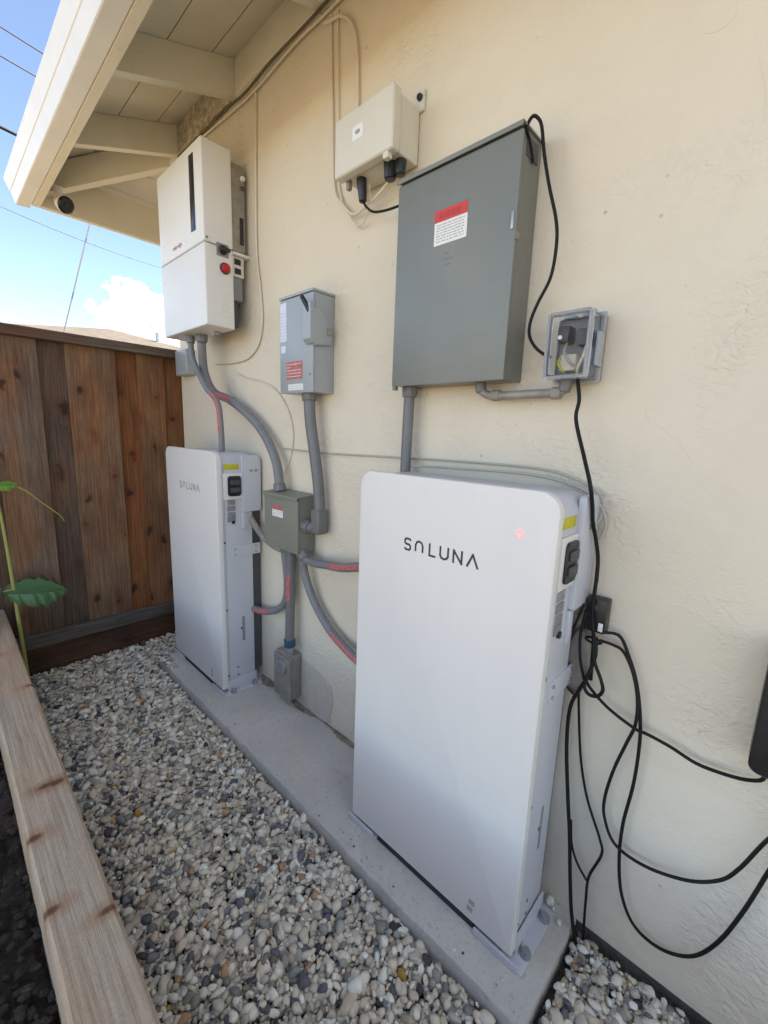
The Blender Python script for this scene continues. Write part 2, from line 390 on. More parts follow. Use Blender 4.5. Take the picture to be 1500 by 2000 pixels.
# gravel: real pebbles, one joined mesh
def gravel():
    ico = bmesh.new(); bmesh.ops.create_icosphere(ico, subdivisions=2, radius=1)
    ico.verts.ensure_lookup_table(); V0 = np.array([v.co[:] for v in ico.verts]); F0 = np.array([[v.index for v in f.verts] for f in ico.faces]); ico.free()
    pts = []
    def fill(x0, x1, y0, y1, sp, zlo, zhi, keep=1.0):
        ny = int((y1-y0)/(sp*.87)); nx = int((x1-x0)/sp)
        for j in range(ny):
            for i in range(nx):
                if rng.random() > keep: continue
                pts.append((x0+(i+.5+(j % 2)*.5)*sp+rng.normal(0, sp*.2), y0+(j+.5)*sp*.87+rng.normal(0, sp*.2), rng.uniform(zlo, zhi)))
    for (x0, x1, y0, y1) in ((-.91, -.325, -.15, 2.63), (-.325, -.02, -.15, .225), (-.325, -.02, 2.345, 2.63)):
        fill(x0, x1, y0, y1, .0168, -.054, -.044); fill(x0, x1, y0, y1, .0178, -.043, -.031, .9)
        fill(x0, x1, y0, y1, .040, -.034, -.024, .75)
    fill(-.91, -.02, -1.4, -.15, .024, -.052, -.036); nbig = len(pts)
    fill(-.91, -.325, .2, 2.63, .0135, -.045, -.034, .95); fill(-.325, -.02, -.1, .225, .0135, -.045, -.034, .95)
    pts = np.array(pts); pts[:, 0] = np.clip(pts[:, 0], -.925, -.012)
    small = np.arange(len(pts)) >= nbig
    inpad = (pts[:, 0] > -.330) & (pts[:, 1] > .222) & (pts[:, 1] < 2.35); pts = pts[~inpad]; small = small[~inpad]
    for sx, sy, sz in ((-.13, .27, .012), (-.05, .245, .012), (-.20, .243, .01), (-.03, .31, .012)):
        pass
    extra = [(-.055, .262, .008), (-.035, .285, .008), (-.022, .30, .008)]
    for _ in range(120):                                 # stones spilled over the far corner of the pad
        u = abs(rng.normal(0, .035)); extra.append((-.315+abs(rng.normal(0, .018)), 2.345-u*2.2, .004+rng.uniform(0, .010)*(u < .03)))
    pts[:, 2] += .011
    for _ in range(60):                                  # stray grit on the pad near its front edge
        extra.append((-.306+abs(rng.normal(0, .03)), rng.uniform(.25, 2.2), .002))
    n = len(pts) + len(extra); pts = np.vstack([pts, extra]); small = np.concatenate([small, np.zeros(len(extra), bool)])
    r = rng.lognormal(math.log(.0094), .32, n).clip(.005, .018); r = np.where(small, r*.52, r); r[-60:] *= .28
    S = np.stack([r*rng.uniform(.95, 1.45, n), r*rng.uniform(.75, 1.05, n), r*rng.uniform(.5, .85, n)], 1)
    a = rng.uniform(0, 2*math.pi, n); tl = rng.normal(0, .45, n); t2 = rng.normal(0, .45, n)
    def rot(ax, th):
        c, s_ = np.cos(th), np.sin(th); R = np.zeros((n, 3, 3)); i, j = [(1, 2), (0, 2), (0, 1)][ax]
        for k in range(3): R[:, k, k] = 1
        R[:, i, i] = c; R[:, j, j] = c; R[:, i, j] = -s_; R[:, j, i] = s_; return R
    R = rot(2, a) @ rot(0, tl) @ rot(1, t2)
    # lumpy unit shapes shared between pebbles
    shapes = []
    for k in range(24):
        d = rng.normal(0, 1, (3, 3)); ph = rng.uniform(0, 6, 3)
        lump = 1+.13*np.sin(V0@d[0]*1.4+ph[0])+.09*np.sin(V0@d[1]*2.2+ph[1])+.05*np.sin(V0@d[2]*4+ph[2])
        for _ in range(3):                              # a few worn facets
            f = rng.normal(0, 1, 3); f /= np.linalg.norm(f); h = V0@f; lump = np.where(h > .72, lump*.72/np.maximum(h, .72), lump)
        shapes.append(V0*lump[:, None])
    shapes = np.array(shapes); pick = rng.integers(0, 24, n)
    V = shapes[pick]*S[:, None, :]; V = np.einsum('nij,nkj->nki', R, V)+pts[:, None, :]
    nv = len(V0); F = F0[None]+(np.arange(n)*nv)[:, None, None]
    me = bpy.data.meshes.new('gravel'); V = V.reshape(-1, 3); F = F.reshape(-1, 3)
    me.vertices.add(len(V)); me.vertices.foreach_set('co', V.astype(np.float32).ravel())
    me.loops.add(F.size); me.loops.foreach_set('vertex_index', F.astype(np.int32).ravel())
    me.polygons.add(len(F)); me.polygons.foreach_set('loop_start', np.arange(0, F.size, 3, dtype=np.int32)); me.polygons.foreach_set('loop_total', np.full(len(F), 3, dtype=np.int32))
    me.polygons.foreach_set('use_smooth', np.ones(len(F), dtype=bool)); me.update()
    pal = np.array([(.66, .61, .52), (.76, .72, .63), (.56, .51, .43), (.42, .405, .37), (.62, .54, .43), (.48, .42, .33), (.21, .215, .22), (.11, .12, .14), (.045, .045, .05), (.40, .24, .14), (.78, .75, .67), (.31, .32, .28), (.42, .25, .05)])
    pw = np.array([.20, .15, .13, .10, .09, .07, .07, .04, .02, .010, .08, .05, .003]); pw /= pw.sum(); pal = pal*np.array([1.06, 1.04, .99])
    ci = rng.choice(len(pal), n, p=pw); colr = np.clip(pal[ci]*rng.uniform(.85, 1.22, (n, 1)), 0, .88)
    colr = np.hstack([colr, np.ones((n, 1))]).repeat(nv, 0).astype(np.float32)
    at = me.color_attributes.new('tint', 'FLOAT_COLOR', 'POINT'); at.data.foreach_set('color', colr.ravel())
    me.materials.append(M['pebble']); o = bpy.data.objects.new('gravel', me); COL.objects.link(o)
    o['kind'] = 'stuff'; o['label'] = 'mixed grey and beige river pebbles filling the side yard'; o['category'] = 'gravel'
    return o
gravel()

# ------------------------------------------------------------------ house
house = empty('house', (0, YC, -.09), 'cream stucco house with painted open eaves and pale gutter', 'house')
# stucco wall as a solid shell (front wall, far wall, back, near)
obj('wall', box(.0, 6.0, -5.0, YC, -.01, 2.742), M['stucco'], house, smooth=False)
obj('footing', box(.012, 5.9, -4.9, YC-.02, -.12, -.008), M['footing'], house, smooth=False)
# patched bare plaster low on the wall, a thin uneven skin
def patch():
    bm = bmesh.new(); c = (1.385, .085); n = 26; ring = []
    out = [(1.50, .225), (1.44, .235), (1.38, .232), (1.32, .222), (1.27, .20), (1.248, .16), (1.246, .11), (1.262, .06), (1.28, .012), (1.52, .012), (1.56, .06), (1.55, .15)]
    P = smooth_path([(0, y, z) for y, z in out] + [(0, *out[0])], 4)[:-1]
    v1 = [bm.verts.new((-.0035, p.y+rng.normal(0, .0022), max(.004, p.z+rng.normal(0, .0022)))) for p in P]; v0 = [bm.verts.new((.002, v.co.y*1.0, v.co.z)) for v in v1]
    bm.faces.new(v1)
    for i in range(len(v1)): j = (i+1) % len(v1); bm.faces.new((v1[i], v1[j], v0[j], v0[i]))
    o = obj('plaster_patch', bm, M['plaster'], house); o['label'] = 'round bare patch of unpainted plaster'
patch()
for cp in ([(.197, 2.025), (.189, 1.995), (.195, 1.978), (.214, 1.973), (.234, 1.979)], [(.244, 1.327), (.236, 1.295), (.203, 1.271), (.171, 1.241), (.141, 1.202)], [(.144, 1.893), (.129, 1.841), (.126, 1.794)], [(.80, 1.27), (.77, 1.262), (.75, 1.272), (.72, 1.265)]):
    obj('hairline_crack', tube([(.0002, y, z) for y, z in cp], .0010, 5, 5), M['stucco'], house)
def joint_dirt():
    bm = bmesh.new(); R_ = []
    for k, y in enumerate(np.linspace(.93, 1.80, 70)):
        wd = .012+.010*math.sin(y*23)+.022*math.exp(-((y-1.735)/.05)**2)+.014*math.exp(-((y-1.47)/.06)**2)+rng.normal(0, .002); wd = max(.004, wd)
        R_.append([bm.verts.new(p) for p in ((-.0005, y, .008+wd*.15), (-wd*.35, y, .006), (-wd, y, .0026))])
    for a, b in zip(R_, R_[1:]):
        for i in range(2): bm.faces.new((a[i], a[i+1], b[i+1], b[i]))
    o = obj('joint_dirt', bm, plain('joint_grime', (.24, .205, .155), .95, 0, .45, 40, .004, 120), kind='stuff'); o['label'] = 'dark dirt gathered along the joint of wall and pad'; o['category'] = 'dirt'
joint_dirt()
SL = 1/3.
def sz(x): return 2.745 + SL*x                       # underside of roof boards on the near slope
# soffit boards, one object per board
for x0, x1 in ((-.113, .02), (-.286, -.117), (-.459, -.290), (-.50, -.463)):
    q = [(x0, -4.9, sz(x0)), (x1, -4.9, sz(x1)), (x1, YC-x1, sz(x1)), (x0, YC-x0, sz(x0))]
    obj('soffit_board', slab(q, (0, 0, .014)), M['eave'], house, smooth=False)
for t0, t1 in ((-.02, .113), (.117, .286), (.290, .459), (.463, .50)):
    q = [(-t0, YC+t0, sz(-t0)), (-t1, YC+t1, sz(-t1)), (4.5, YC+t1, sz(-t1)), (4.5, YC+t0, sz(-t0))]
    obj('soffit_board', slab(q, (0, 0, .014)), M['eave'], house, smooth=False)
# rafter tails
RH, RW = .135, .040
ry = [1.912+.594*k for k in range(-9, 2)]
for y in ry:
    bm = prism([(.05, sz(.05)-.001), (-.499, sz(-.499)-.001), (-.499, sz(-.499)-RH), (.05, sz(.05)-RH)], y, y+RW, 'y', bev=.002)
    obj('rafter_tail', bm, M['eave'], house, smooth=False)
for x in (.35, .95, 1.55):
    bm = prism([(YC-.05, sz(.05)-.001), (YC+.499, sz(-.499)-.001), (YC+.499, sz(-.499)-RH), (YC-.05, sz(.05)-RH)], x, x+RW, 'x', bev=.002)
    obj('rafter_tail', bm, M['eave'], house, smooth=False)
# hip rafter
hx = Vector((-1, 1, 0)).normalized(); hs = Vector((1, 1, 0)).normalized()*.022
def hp(t, dz): return Vector((-t, YC+t, sz(-t)+dz))
bm = slab([hp(-.04, -.012)-hs, hp(.495, -.012)-hs, hp(.495, -RH-.01)-hs, hp(-.04, -RH-.01)-hs], hs*2)
obj('hip_rafter', bm, M['eave'], house, smooth=False)
# blocking between the rafter tails
ys = [-4.9] + ry + [YC-.02]
for a, b in zip(ys, ys[1:]):
    a2 = a+RW if a > -4.8 else a
    vent = 1.9 < a < 2.0
    obj('vent_block' if vent else 'eave_block', box(-.022, .03, a2+.001, b-.001, 2.605, 2.738, .002), M['vent'] if vent else M['eave'], house, smooth=False)
for a, b in ((.001, .349), (.391, .949), (.991, 1.549)):
    obj('eave_block', box(a, b, YC-.03, YC+.022, 2.605, 2.738, .002), M['eave'], house, smooth=False)
# fascia boards
obj('fascia', box(-.535, -.5005, -4.9, YC+.535, 2.385, 2.595, .003), M['eave'], house, smooth=False)
obj('fascia', box(-.4995, 4.5, YC+.5005, YC+.535, 2.385, 2.595, .003), M['eave'], house, smooth=False)
# gutter: bent sheet profile with a drop step and a rolled lip, closed at the far end
def gutter():
    prof = [(-.537, 2.575), (-.539, 2.388), (-.592, 2.386), (-.595, 2.3875), (-.611, 2.440), (-.6145, 2.4425), (-.635, 2.495), (-.634, 2.500), (-.623, 2.500), (-.622, 2.494)]
    bm = bmesh.new(); r0 = [bm.verts.new((x, -4.9, z)) for x, z in prof]; r1 = [bm.verts.new((x, YC+.585, z)) for x, z in prof]
    for i in range(len(prof)-1): bm.faces.new((r0[i], r0[i+1], r1[i+1], r1[i]))
    bm.faces.new([bm.verts.new((x, YC+.585, z)) for x, z in prof[:8]])
    o = obj('gutter', bm, M['gutter'], house, smooth=False); md = o.modifiers.new('thickness', 'SOLIDIFY'); md.thickness = .002
gutter()
# roof skin over the boards
def rs(x): return sz(x)+.020
rp = [(-.60, -5.6, rs(-.60)), (-.60, YC+.60, rs(-.60)), (6.6, YC+.60, rs(-.60)), (6.6, -5.6, rs(-.60)), (3.0, -2.0, rs(3.0)), (3.0, YC-3.0, rs(3.0))]
bm = poly3(rp, [(0, 1, 5, 4), (1, 2, 5), (2, 3, 4, 5), (3, 0, 4)]); o = obj('roof', bm, M['roof'], house, smooth=False)
md = o.modifiers.new('thickness', 'SOLIDIFY'); md.thickness = .018; md.offset = 1

# ------------------------------------------------------------------ fence
fence = empty('fence', (-1.2, YC+.03, -.04), 'weathered brown board fence closing the end of the side yard', 'fence')
FB = [(.06, -.100, 0, (.23, .105, .038)), (-.094, -.232, 1, (.24, .13, .062)), (-.226, -.340, 0, (.24, .105, .036)), (-.334, -.550, 1, (.23, .145, .085)), (-.541, -.668, 0, (.135, .092, .066)), (-.658, -.842, 1, (.205, .145, .10)), (-.834, -.99, 0, (.16, .10, .065)),
      (-.98, -1.14, 1, (.16, .11, .08)), (-1.13, -1.28, 0, (.15, .11, .08)), (-1.27, -1.43, 1, (.17, .12, .08)), (-1.42, -1.57, 0, (.15, .1, .07)), (-1.56, -1.73, 1, (.16, .11, .08)), (-1.72, -1.88, 0, (.16, .11, .07)), (-1.87, -2.02, 1, (.15, .1, .07))]
for i, (a, b, fr, v_) in enumerate(FB):
    dy = (.022 if not fr else 0)+(.0, .002, .001)[i % 3]
    obj('board', box(b, a, YC+.004+dy, YC+.019+dy, .02, 1.63, .0025, 1), M['fence'], fence, smooth=False, color=(v_[0]*1.05, v_[1]*1.0, v_[2]*.97, 1))
obj('cap', box(-2.03, -.006, YC-.035, YC+.07, 1.618, 1.664, .004), M['rail'], fence, smooth=False, color=(.16, .115, .085, 1))
obj('bottom_rail', box(-2.02, -.006, YC-.030, YC+.003, .112, .181, .004), M['rail'], fence, smooth=False, color=(.135, .12, .105, 1))
obj('kickboard', box(-2.02, -.006, YC-.012, YC+.003, -.06, .110, .003), M['rail'], fence, smooth=False, color=(.105, .06, .036, 1))
obj('post', box(-1.30, -1.21, YC+.055, YC+.145, -.1, 1.61, .004), M['fence'], fence, smooth=False, color=(.15, .11, .08, 1))

# ------------------------------------------------------------------ raised bed
bedo = empty('raised_bed', (-.95, .6, -.09), 'raised garden bed edged with a pale weathered timber', 'raised bed')
def timber_bar(name, xa0, xa1, xb0, xb1, y0, y1, z0, z1, colr):
    bm = bmesh.new(); k = .006
    def prof(x0, x1, y): return [bm.verts.new((x, y, z)) for x, z in ((x0, z0), (x1, z0), (x1, z1-k), (x1-k, z1), (x0+k, z1), (x0, z1-k))]
    R = []
    for i in range(31):
        t = i/30; y = y0+(y1-y0)*t; R.append(prof(xa0+(xb0-xa0)*t+rng.normal(0, .0007), xa1+(xb1-xa1)*t+rng.normal(0, .0007), y))
    for a, b in zip(R, R[1:]):
        for i in range(6): bm.faces.new((a[i], a[(i+1) % 6], b[(i+1) % 6], b[i]))
    bm.faces.new(R[0]); bm.faces.new(R[-1][::-1])
    return obj(name, bm, M['bed'], bedo, smooth=False, color=(*colr, 1))
timber_bar('top_timber', -1.008, -.918, -.995, -.889, -1.3, 2.63, .155, .35, (.53, .425, .315))
timber_bar('lower_timber', -1.005, -.921, -.992, -.892, -1.3, 2.63, -.08, .152, (.30, .24, .18))
obj('end_timber', box(-2.0, -.995, 2.55, 2.63, -.08, .34, .005), M['bed'], bedo, smooth=False, color=(.34, .28, .2, 1))
def soil():
    bm = bmesh.new(); nx, ny = 46, 150; G = []
    for j in range(ny):
        row = []
        for i in range(nx):
            x = -1.0-1.0*(i/(nx-1))**1.3; y = -1.3+3.84*j/(ny-1)
            row.append(bm.verts.new((x, y, .19+rng.normal(0, .006)+.012*math.sin(x*21+y*7)+.01*math.sin(y*17-x*9))))
        G.append(row)
    for a, b in zip(G, G[1:]):
        for i in range(nx-1): bm.faces.new((a[i], a[i+1], b[i+1], b[i]))
    obj('garden_soil', bm, M['soil'], kind='structure')
    bm = bmesh.new()
    for k in range(900):
        y = rng.uniform(.2, 2.5); x = -1.004-abs(rng.normal(0, .12)); r = rng.uniform(.003, .009)
        mat = Matrix.Translation((x, y, .197+rng.uniform(0, .01))) @ Matrix.Rotation(rng.uniform(0, 6), 4, 'Z') @ Matrix.Diagonal((r*1.5, r, r*.7, 1))
        bmesh.ops.create_icosphere(bm, subdivisions=1, radius=1, matrix=mat)
    o = obj('soil_clods', bm, M['soil'], kind='stuff'); o['label'] = 'dark crumbs of garden soil in the raised bed'; o['category'] = 'soil'
soil()

# ------------------------------------------------------------------ plant at the foot of the fence
plant = empty('garden_plant', (-.858, 2.42, -.05), 'tall green garden plant with lobed leaves in front of the fence', 'plant')
obj('stem', tube([(-.850, 2.43, -.05), (-.857, 2.42, .259), (-.862, 2.42, .457), (-.868, 2.42, .671), (-.876, 2.42, .854), (-.892, 2.42, 1.0), (-.92, 2.40, 1.12)], .009, 8, rfun=lambda t: .0085-.0045*t), M['stem'], plant)
def leaf(base, axis, up, length, width, colr, curl=.2, lobes=5):
    """lobed leaf with a folded midrib, a pointed toothed outline and a little thickness"""
    A = Vector(axis).normalized(); U = Vector(up); U = (U-A*U.dot(A)).normalized(); S = A.cross(U); B = Vector(base)
    bm = bmesh.new(); n = 26; mid = []; le = []; ri = []; l2 = []; r2 = []
    for i in range(n+1):
        t = i/n; env = math.sin(math.pi*min(1, t*.93+.07))**.75*(1-.35*t); tooth = 1-.34*abs(((t*lobes) % 1)-.5)*2*(.35+.65*t)+.07*math.sin(t*57)
        w_ = width*.5*env*tooth if 0 < i < n else .0015
        c = B+A*length*(t-.10*t*t)-U*length*curl*t*t; sk = A*(w_*.25)
        mid.append(bm.verts.new(c)); le.append(bm.verts.new(c+S*w_-U*w_*.28+sk)); ri.append(bm.verts.new(c-S*w_-U*w_*.28+sk))
        l2.append(bm.verts.new(c+S*w_*.5+U*w_*.10+sk*.5)); r2.append(bm.verts.new(c-S*w_*.5+U*w_*.10+sk*.5))
    for i in range(n):
        for a, b in ((le, l2), (l2, mid), (mid, r2), (r2, ri)): bm.faces.new((a[i], b[i], b[i+1], a[i+1]))
    o = obj('leaf', bm, M['leaf'], plant, color=(*colr, 1)); md = o.modifiers.new('t', 'SOLIDIFY'); md.thickness = .0012
leaf((-.90, 2.42, .50), (1, -.12, .06), (0, -.55, 1), .25, .25, (.05, .135, .055), .30)
leaf((-.90, 2.42, .52), (-1, -.2, .0), (0, -.4, 1), .20, .19, (.05, .13, .05), .3)
leaf((-.885, 2.42, .965), (.95, -.3, .25), (0, -.5, 1), .085, .10, (.12, .24, .015), .2, 3)
leaf((-.90, 2.42, .97), (-1, -.1, .3), (0, -.5, 1), .20, .17, (.09, .20, .02), .3)
leaf((-.92, 2.40, 1.12), (-.8, -.5, .5), (0, -.5, 1), .16, .13, (.08, .18, .02), .3)
obj('tendril', tube([(-.875, 2.42, .955), (-.83, 2.41, .962), (-.79, 2.40, .945), (-.735, 2.40, .885), (-.675, 2.40, .82), (-.660, 2.40, .79)], .0035, 6, rfun=lambda t: .0042-.0028*t), M['stem'], plant)
obj('petiole', tube([(-.862, 2.42, .47), (-.872, 2.42, .50), (-.90, 2.42, .50)], .004, 6), M['stem'], plant)

# ------------------------------------------------------------------ neighbour's house behind the fence
nb_ = empty('neighbour_house', (1.6, 12, -.09), 'neighbouring house with pale sunlit shingle roof behind the fence', 'house')
obj('wall', box(-2.4, 5.9, 8.6, 15, -.09, 2.15), M['cream_wall'], nb_, smooth=False)
bm = poly3([(-3.0, 8.0, 2.16), (6.5, 8.0, 2.16), (6.5, 15.6, 2.16), (-3.0, 15.6, 2.16), (1.884, 11, 3.24), (1.884, 12.6, 3.24)], [(0, 1, 4), (1, 2, 5, 4), (2, 3, 5), (3, 0, 4, 5)])
o = obj('roof', bm, M['cream_roof'], nb_, smooth=False); md = o.modifiers.new('t', 'SOLIDIFY'); md.thickness = .12; md.offset = -1
obj('vent_pipe', cyl((2.62, 10.4, 2.9), (2.62, 10.4, 3.22), .05), M['galv'], nb_)

# ------------------------------------------------------------------ overhead wires
def wire(label, a, b, sag, r, mat='black', name='overhead_wire'):
    a, b = Vector(a), Vector(b); pts = [a.lerp(b, t)-Vector((0, 0, sag*4*t*(1-t))) for t in np.linspace(0, 1, 13)]
    tag(obj(name, tube(pts, r, 6, 3), M[mat]), label, 'wire', 'overhead wires')
wire('topmost thin overhead wire crossing the sky beside the gutter', (-5.2, 5.55, 5.28), (6, 6.5, 4.60), .12, .0065, 'darkgrey')
wire('second overhead wire from the top crossing the sky', (-5.2, 5.55, 4.98), (6, 6.5, 4.42), .12, .0065, 'darkgrey')
wire('thick dark overhead wire, lowest of three beside the gutter', (-5.2, 5.55, 4.40), (6, 6.5, 3.75), .12, .014)
wire('faint sagging wire in the sky below the eave corner', (-2.5, 6, 3.95), (4.2, 6, 3.62), .62, .0035, 'darkgrey')
wire('steep pale guy wire rising from behind the fence', (-.47, 6.5, -.09), (1.15, 6.5, 5.75), .0, .009, 'midgrey', 'guy_wire')

# ------------------------------------------------------------------ security camera under the hip rafter
sc_ = empty('security_camera', (-.44, 3.02, 2.31), 'white bullet security camera with black face under the eave corner', 'security camera')
axis = Vector((.30, -.86, -.40)).normalized(); c0 = Vector((-.437, 3.035, 2.392))
obj('body', cyl(c0, c0+axis*.052, .031, .044, 28, bev=.005), M['invwhite'], sc_)
fc = obj('face', cyl(c0+axis*.0522, c0+axis*.062, .0415, .037, 28, bev=.003), M['lens'], sc_)
obj('lens', cyl(c0+axis*.0622, c0+axis*.066, .015, .012, 20, bev=.002), M['window'], fc)
obj('mount', cyl(c0-axis*.012+Vector((0, 0, .0)), c0+Vector((-.005, .0, .075)), .018, .024, 20), M['invwhite'], sc_)

# ================================================================== WALL EQUIPMENT
def lines(parent, x, y0, y1, z0, z1, n, mat, th=.0012):
    """rows of unreadably small print as thin ink bars of uneven length"""
    bm = bmesh.new(); dz = (z1-z0)/n
    for i in range(n):
        z = z1-dz*(i+.5); a = y1
        while a > y0+.004:
            ln = min(random.uniform(.006, .016), a-y0)
            box(x-.0004, x+.0006, a-ln, a, z-th*.5, z+th*.5, bm=bm); a -= ln+.003
            if random.random() < .05: break
    return obj('small_print', bm, mat, parent, smooth=False)
def label_plate(name, parent, x, y0, y1, z0, z1, mat):
    return obj(name, prism(rrect(y0, y1, z0, z1, .002, 2), x-.0008, x+.001, 'x'), mat, parent, smooth=False)
def bolt(name, parent, p, d, r, h, mat='galv'):
    p = Vector(p); d = Vector(d); bm = cyl(p, p+d*h*.35, r*1.45, None, 20); cyl(p+d*h*.351, p+d*h, r, None, 6, bm=bm)
    return obj(name, bm, M[mat], parent)

# ---- the two battery cabinets (local frame: y=0 far edge, near edge y=-.561)
BW = .5615
def battery(y0, xo, label, lit=True):
    B = empty('battery_cabinet', (xo, y0, 0), label, 'battery', 'white battery cabinets on the pad')
    def X(x): return x+xo
    ya, yb = y0-BW, y0
    fp = obj('front_panel', prism(rrect(ya, yb, .024, 1.14, (.006, .006, .045, .045), 9), X(-.2287), X(-.2030), 'x', bev=.0045, seg=3), M['white'], B)
    # body with a raised rear shell
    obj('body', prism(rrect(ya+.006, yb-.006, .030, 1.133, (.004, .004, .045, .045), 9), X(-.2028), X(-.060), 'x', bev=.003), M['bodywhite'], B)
    obj('rear_frame', prism(rrect(ya+.02, yb-.02, .06, 1.10, .01, 3), X(-.0598), X(-.012), 'x', bev=.002), M['darkgrey'], B)
    ys_ = ya+.006                                    # near side face
    # lettering
    S = .026; gap = .0385; x = X(-.2287)-.0006; t = .0052
    strokes = {'S': [[(1, .92), (.82, 1), (.2, 1), (0, .86), (0, .64), (.2, .52), (.8, .48), (1, .36), (1, .14), (.8, 0), (.2, 0), (0, .08)]],
               'O': [[(0, .12), (0, .62), (.18, .9), (.5, 1), (.82, .9), (1, .62), (1, .12)]],
               'L': [[(0, 1), (0, 0), (.85, 0)]],
               'U': [[(0, 1), (0, .3), (.18, .08), (.5, 0), (.82, .08), (1, .3), (1, 1)]],
               'N': [[(0, 0), (0, 1), (1, 0), (1, 1)]],
               'A': [[(0, 0), (.5, 1), (1, 0)]]}
    bm = bmesh.new()
    for i, ch in enumerate('SOLUNA'):
        for st in strokes[ch]:
            P = [(y0-.171-i*gap-{'S': .003, 'L': .006}.get(ch, 0)-u*S*{'S': .7, 'L': .75, 'A': 1.05}.get(ch, .88), .949+v_*.0285) for u, v_ in st]
            for (a, b), (c, d) in zip(P, P[1:]):
                dv = Vector((c-a, d-b)); ln = dv.length; dv.normalize(); nv = Vector((-dv.y, dv.x))*t/2; e = dv*t*.45
                q = [Vector((a, b))-e+nv, Vector((a, b))-e-nv, Vector((c, d))+e-nv, Vector((c, d))+e+nv]
                k = .0001*random.random()
                f = [bm.verts.new((x-k, p.x, p.y)) for p in q]; bm.faces.new(f)
    obj('lettering', bm, M['ink' if lit else 'greyink'], fp, smooth=False)
    led = obj('status_light', ring_x(y0-.4836, 1.047, X(-.2287)-.0004, .0075, .0016), M['led' if lit else 'white'], fp)
    bm = bmesh.new()
    for dy, dz in ((0, .0), (.004, -.022)):
        for k in range(3): box(x-.0003, x+.0006, y0-.457+dy, y0-.440+dy, .074+dz+k*.005, .0765+dz+k*.005, bm=bm)
    obj('rating_marks', bm, M['greyink'], fp, smooth=False)
    # side fittings (all on the near side, facing -Y)
    def sbox(name, x0, x1, z0, z1, d, mat, bev=.002, parent=B, depth=.001):
        return obj(name, box(X(x0), X(x1), ys_-d, ys_+depth, z0, z1, bev), M[mat], parent)
    sbox('yellow_label', -.190, -.122, 1.062, 1.086, .0012, 'yellow', .0003)
    cov = obj('cable_cover', prism([(X(a), b) for a, b in rrect(-.112, -.018, .868, 1.126, (.010, .010, .035, .012), 6)], ys_-.014, ys_+.002, 'y', bev=.004), M['bodywhite'], B)
    bm = bmesh.new()
    for a, b in ((-.075, -.060), (-.052, -.036)): box(X(a), X(b), ys_-.0152, ys_-.0135, 1.050, 1.062, bm=bm)
    obj('cover_marks', bm, M['greyink'], cov, smooth=False)
    fr = sbox('switch_frame', -.196, -.108, .930, 1.046, .006, 'white', .003)
    brk = obj('breaker', prism([(X(a), b) for a, b in rrect(-.178, -.116, .944, 1.034, .012, 4)], ys_-.012, ys_-.003, 'y', bev=.002), M['blackplastic'], B)
    for zc in (1.005, .972): obj('toggle', box(X(-.168), X(-.126), ys_-.018, ys_-.0115, zc-.011, zc+.011, .003), M['darkgrey'], brk)
    for k, zc in enumerate((.915, .888, .861, .838)): sbox('terminal_strip', -.180, -.142, zc-.011, zc+.011, .003, 'midgrey' if k % 2 else 'galv', .001)
    sbox('latch', -.160, -.148, .818, .832, .008, 'blackplastic', .002)
    sbox('cable_guide', -.112, -.092, .790, .868, .009, 'bodywhite', .004)
    sbox('mounting_plate', -.165, -.020, .660, .712, .003, 'bodywhite', .001)
    for xx, zz in ((-.150, .699), (-.045, .699), (-.150, .672), (-.045, .672)): obj('screw', cyl((X(xx), ys_-.0028, zz), (X(xx), ys_-.006, zz), .0045, None, 12), M['galv'], B)
    for zz in (.735, .415, .085): obj('screw', cyl((X(-.196), ys_+.0005, zz), (X(-.196), ys_-.003, zz), .0045, None, 12), M['darkgrey'], B)
    for a, b, c, d in ((-.122, -.108, .24, .362), (-.152, -.144, .108, .116), (-.152, -.144, .070, .078), (-.13, -.122, .30, .31)):
        sbox('slot', a, b, c, d, .0006, 'midgrey' if d-c > .05 else 'darkslot', .0002)
    sbox('side_seam', -.1935, -.1915, .05, 1.09, .0004, 'midgrey', .0001)
    # feet
    for (fa, fb) in ((ya-.030, ya+.10), (yb-.11, yb+.012)):
        f = obj('foot', box(X(-.232), X(-.040), fa, fb, .001, .0065, .002), M['galv' if False else 'bodywhite'], B)
        obj('lip', box(X(-.236), X(-.2305), fa+.01, fb, .0012, .022, .002), M['bodywhite'], f)
    up_ = obj('foot_plate', box(X(-.205), X(-.055), ya-.002, ya+.0035, .0066, .062, .0015), M['bodywhite'], B)
    for xx in (-.185, -.075): bolt('bolt', B, (X(xx), ya-.0175, .0066), (0, 0, 1), .0095, .016)
    obj('gap_shade_strip', box(X(-.226), X(-.21), ya+.105, yb-.115, .004, .0225), M['darkslot'], B, smooth=False)  # dark strip painting the shade in the gap between the feet
    return B
battery(.8716, 0.0, 'nearer white battery cabinet with large lettering and red status ring')
battery(2.3408, .0072, 'farther white battery cabinet against the fence end, below the inverter', False)

# ---- inverter
inv = empty('inverter', (-.14, 2.07, 1.66), 'white wall inverter with dark window strip high beside the eave corner', 'inverter')
I0, I1, XF, XB = 1.8437, 2.3072, -.207, -.082
uc = obj('upper_cover', box(XF, XB, I0, I1, 1.9805, 2.353, .008, 3), M['invwhite'], inv)
lc = obj('lower_cover', box(XF, XB, I0, I1, 1.662, 1.9775, .008, 3), M['invwhite'], inv)
obj('seam', box(XF+.004, XB, I0+.003, I1-.003, 1.9774, 1.9806), M['midgrey'], inv, smooth=False)
obj('window', prism(rrect(1.914, 1.958, 2.036, 2.318, .004, 3), XF-.0012, XF+.002, 'x', bev=.0006), M['window'], uc)
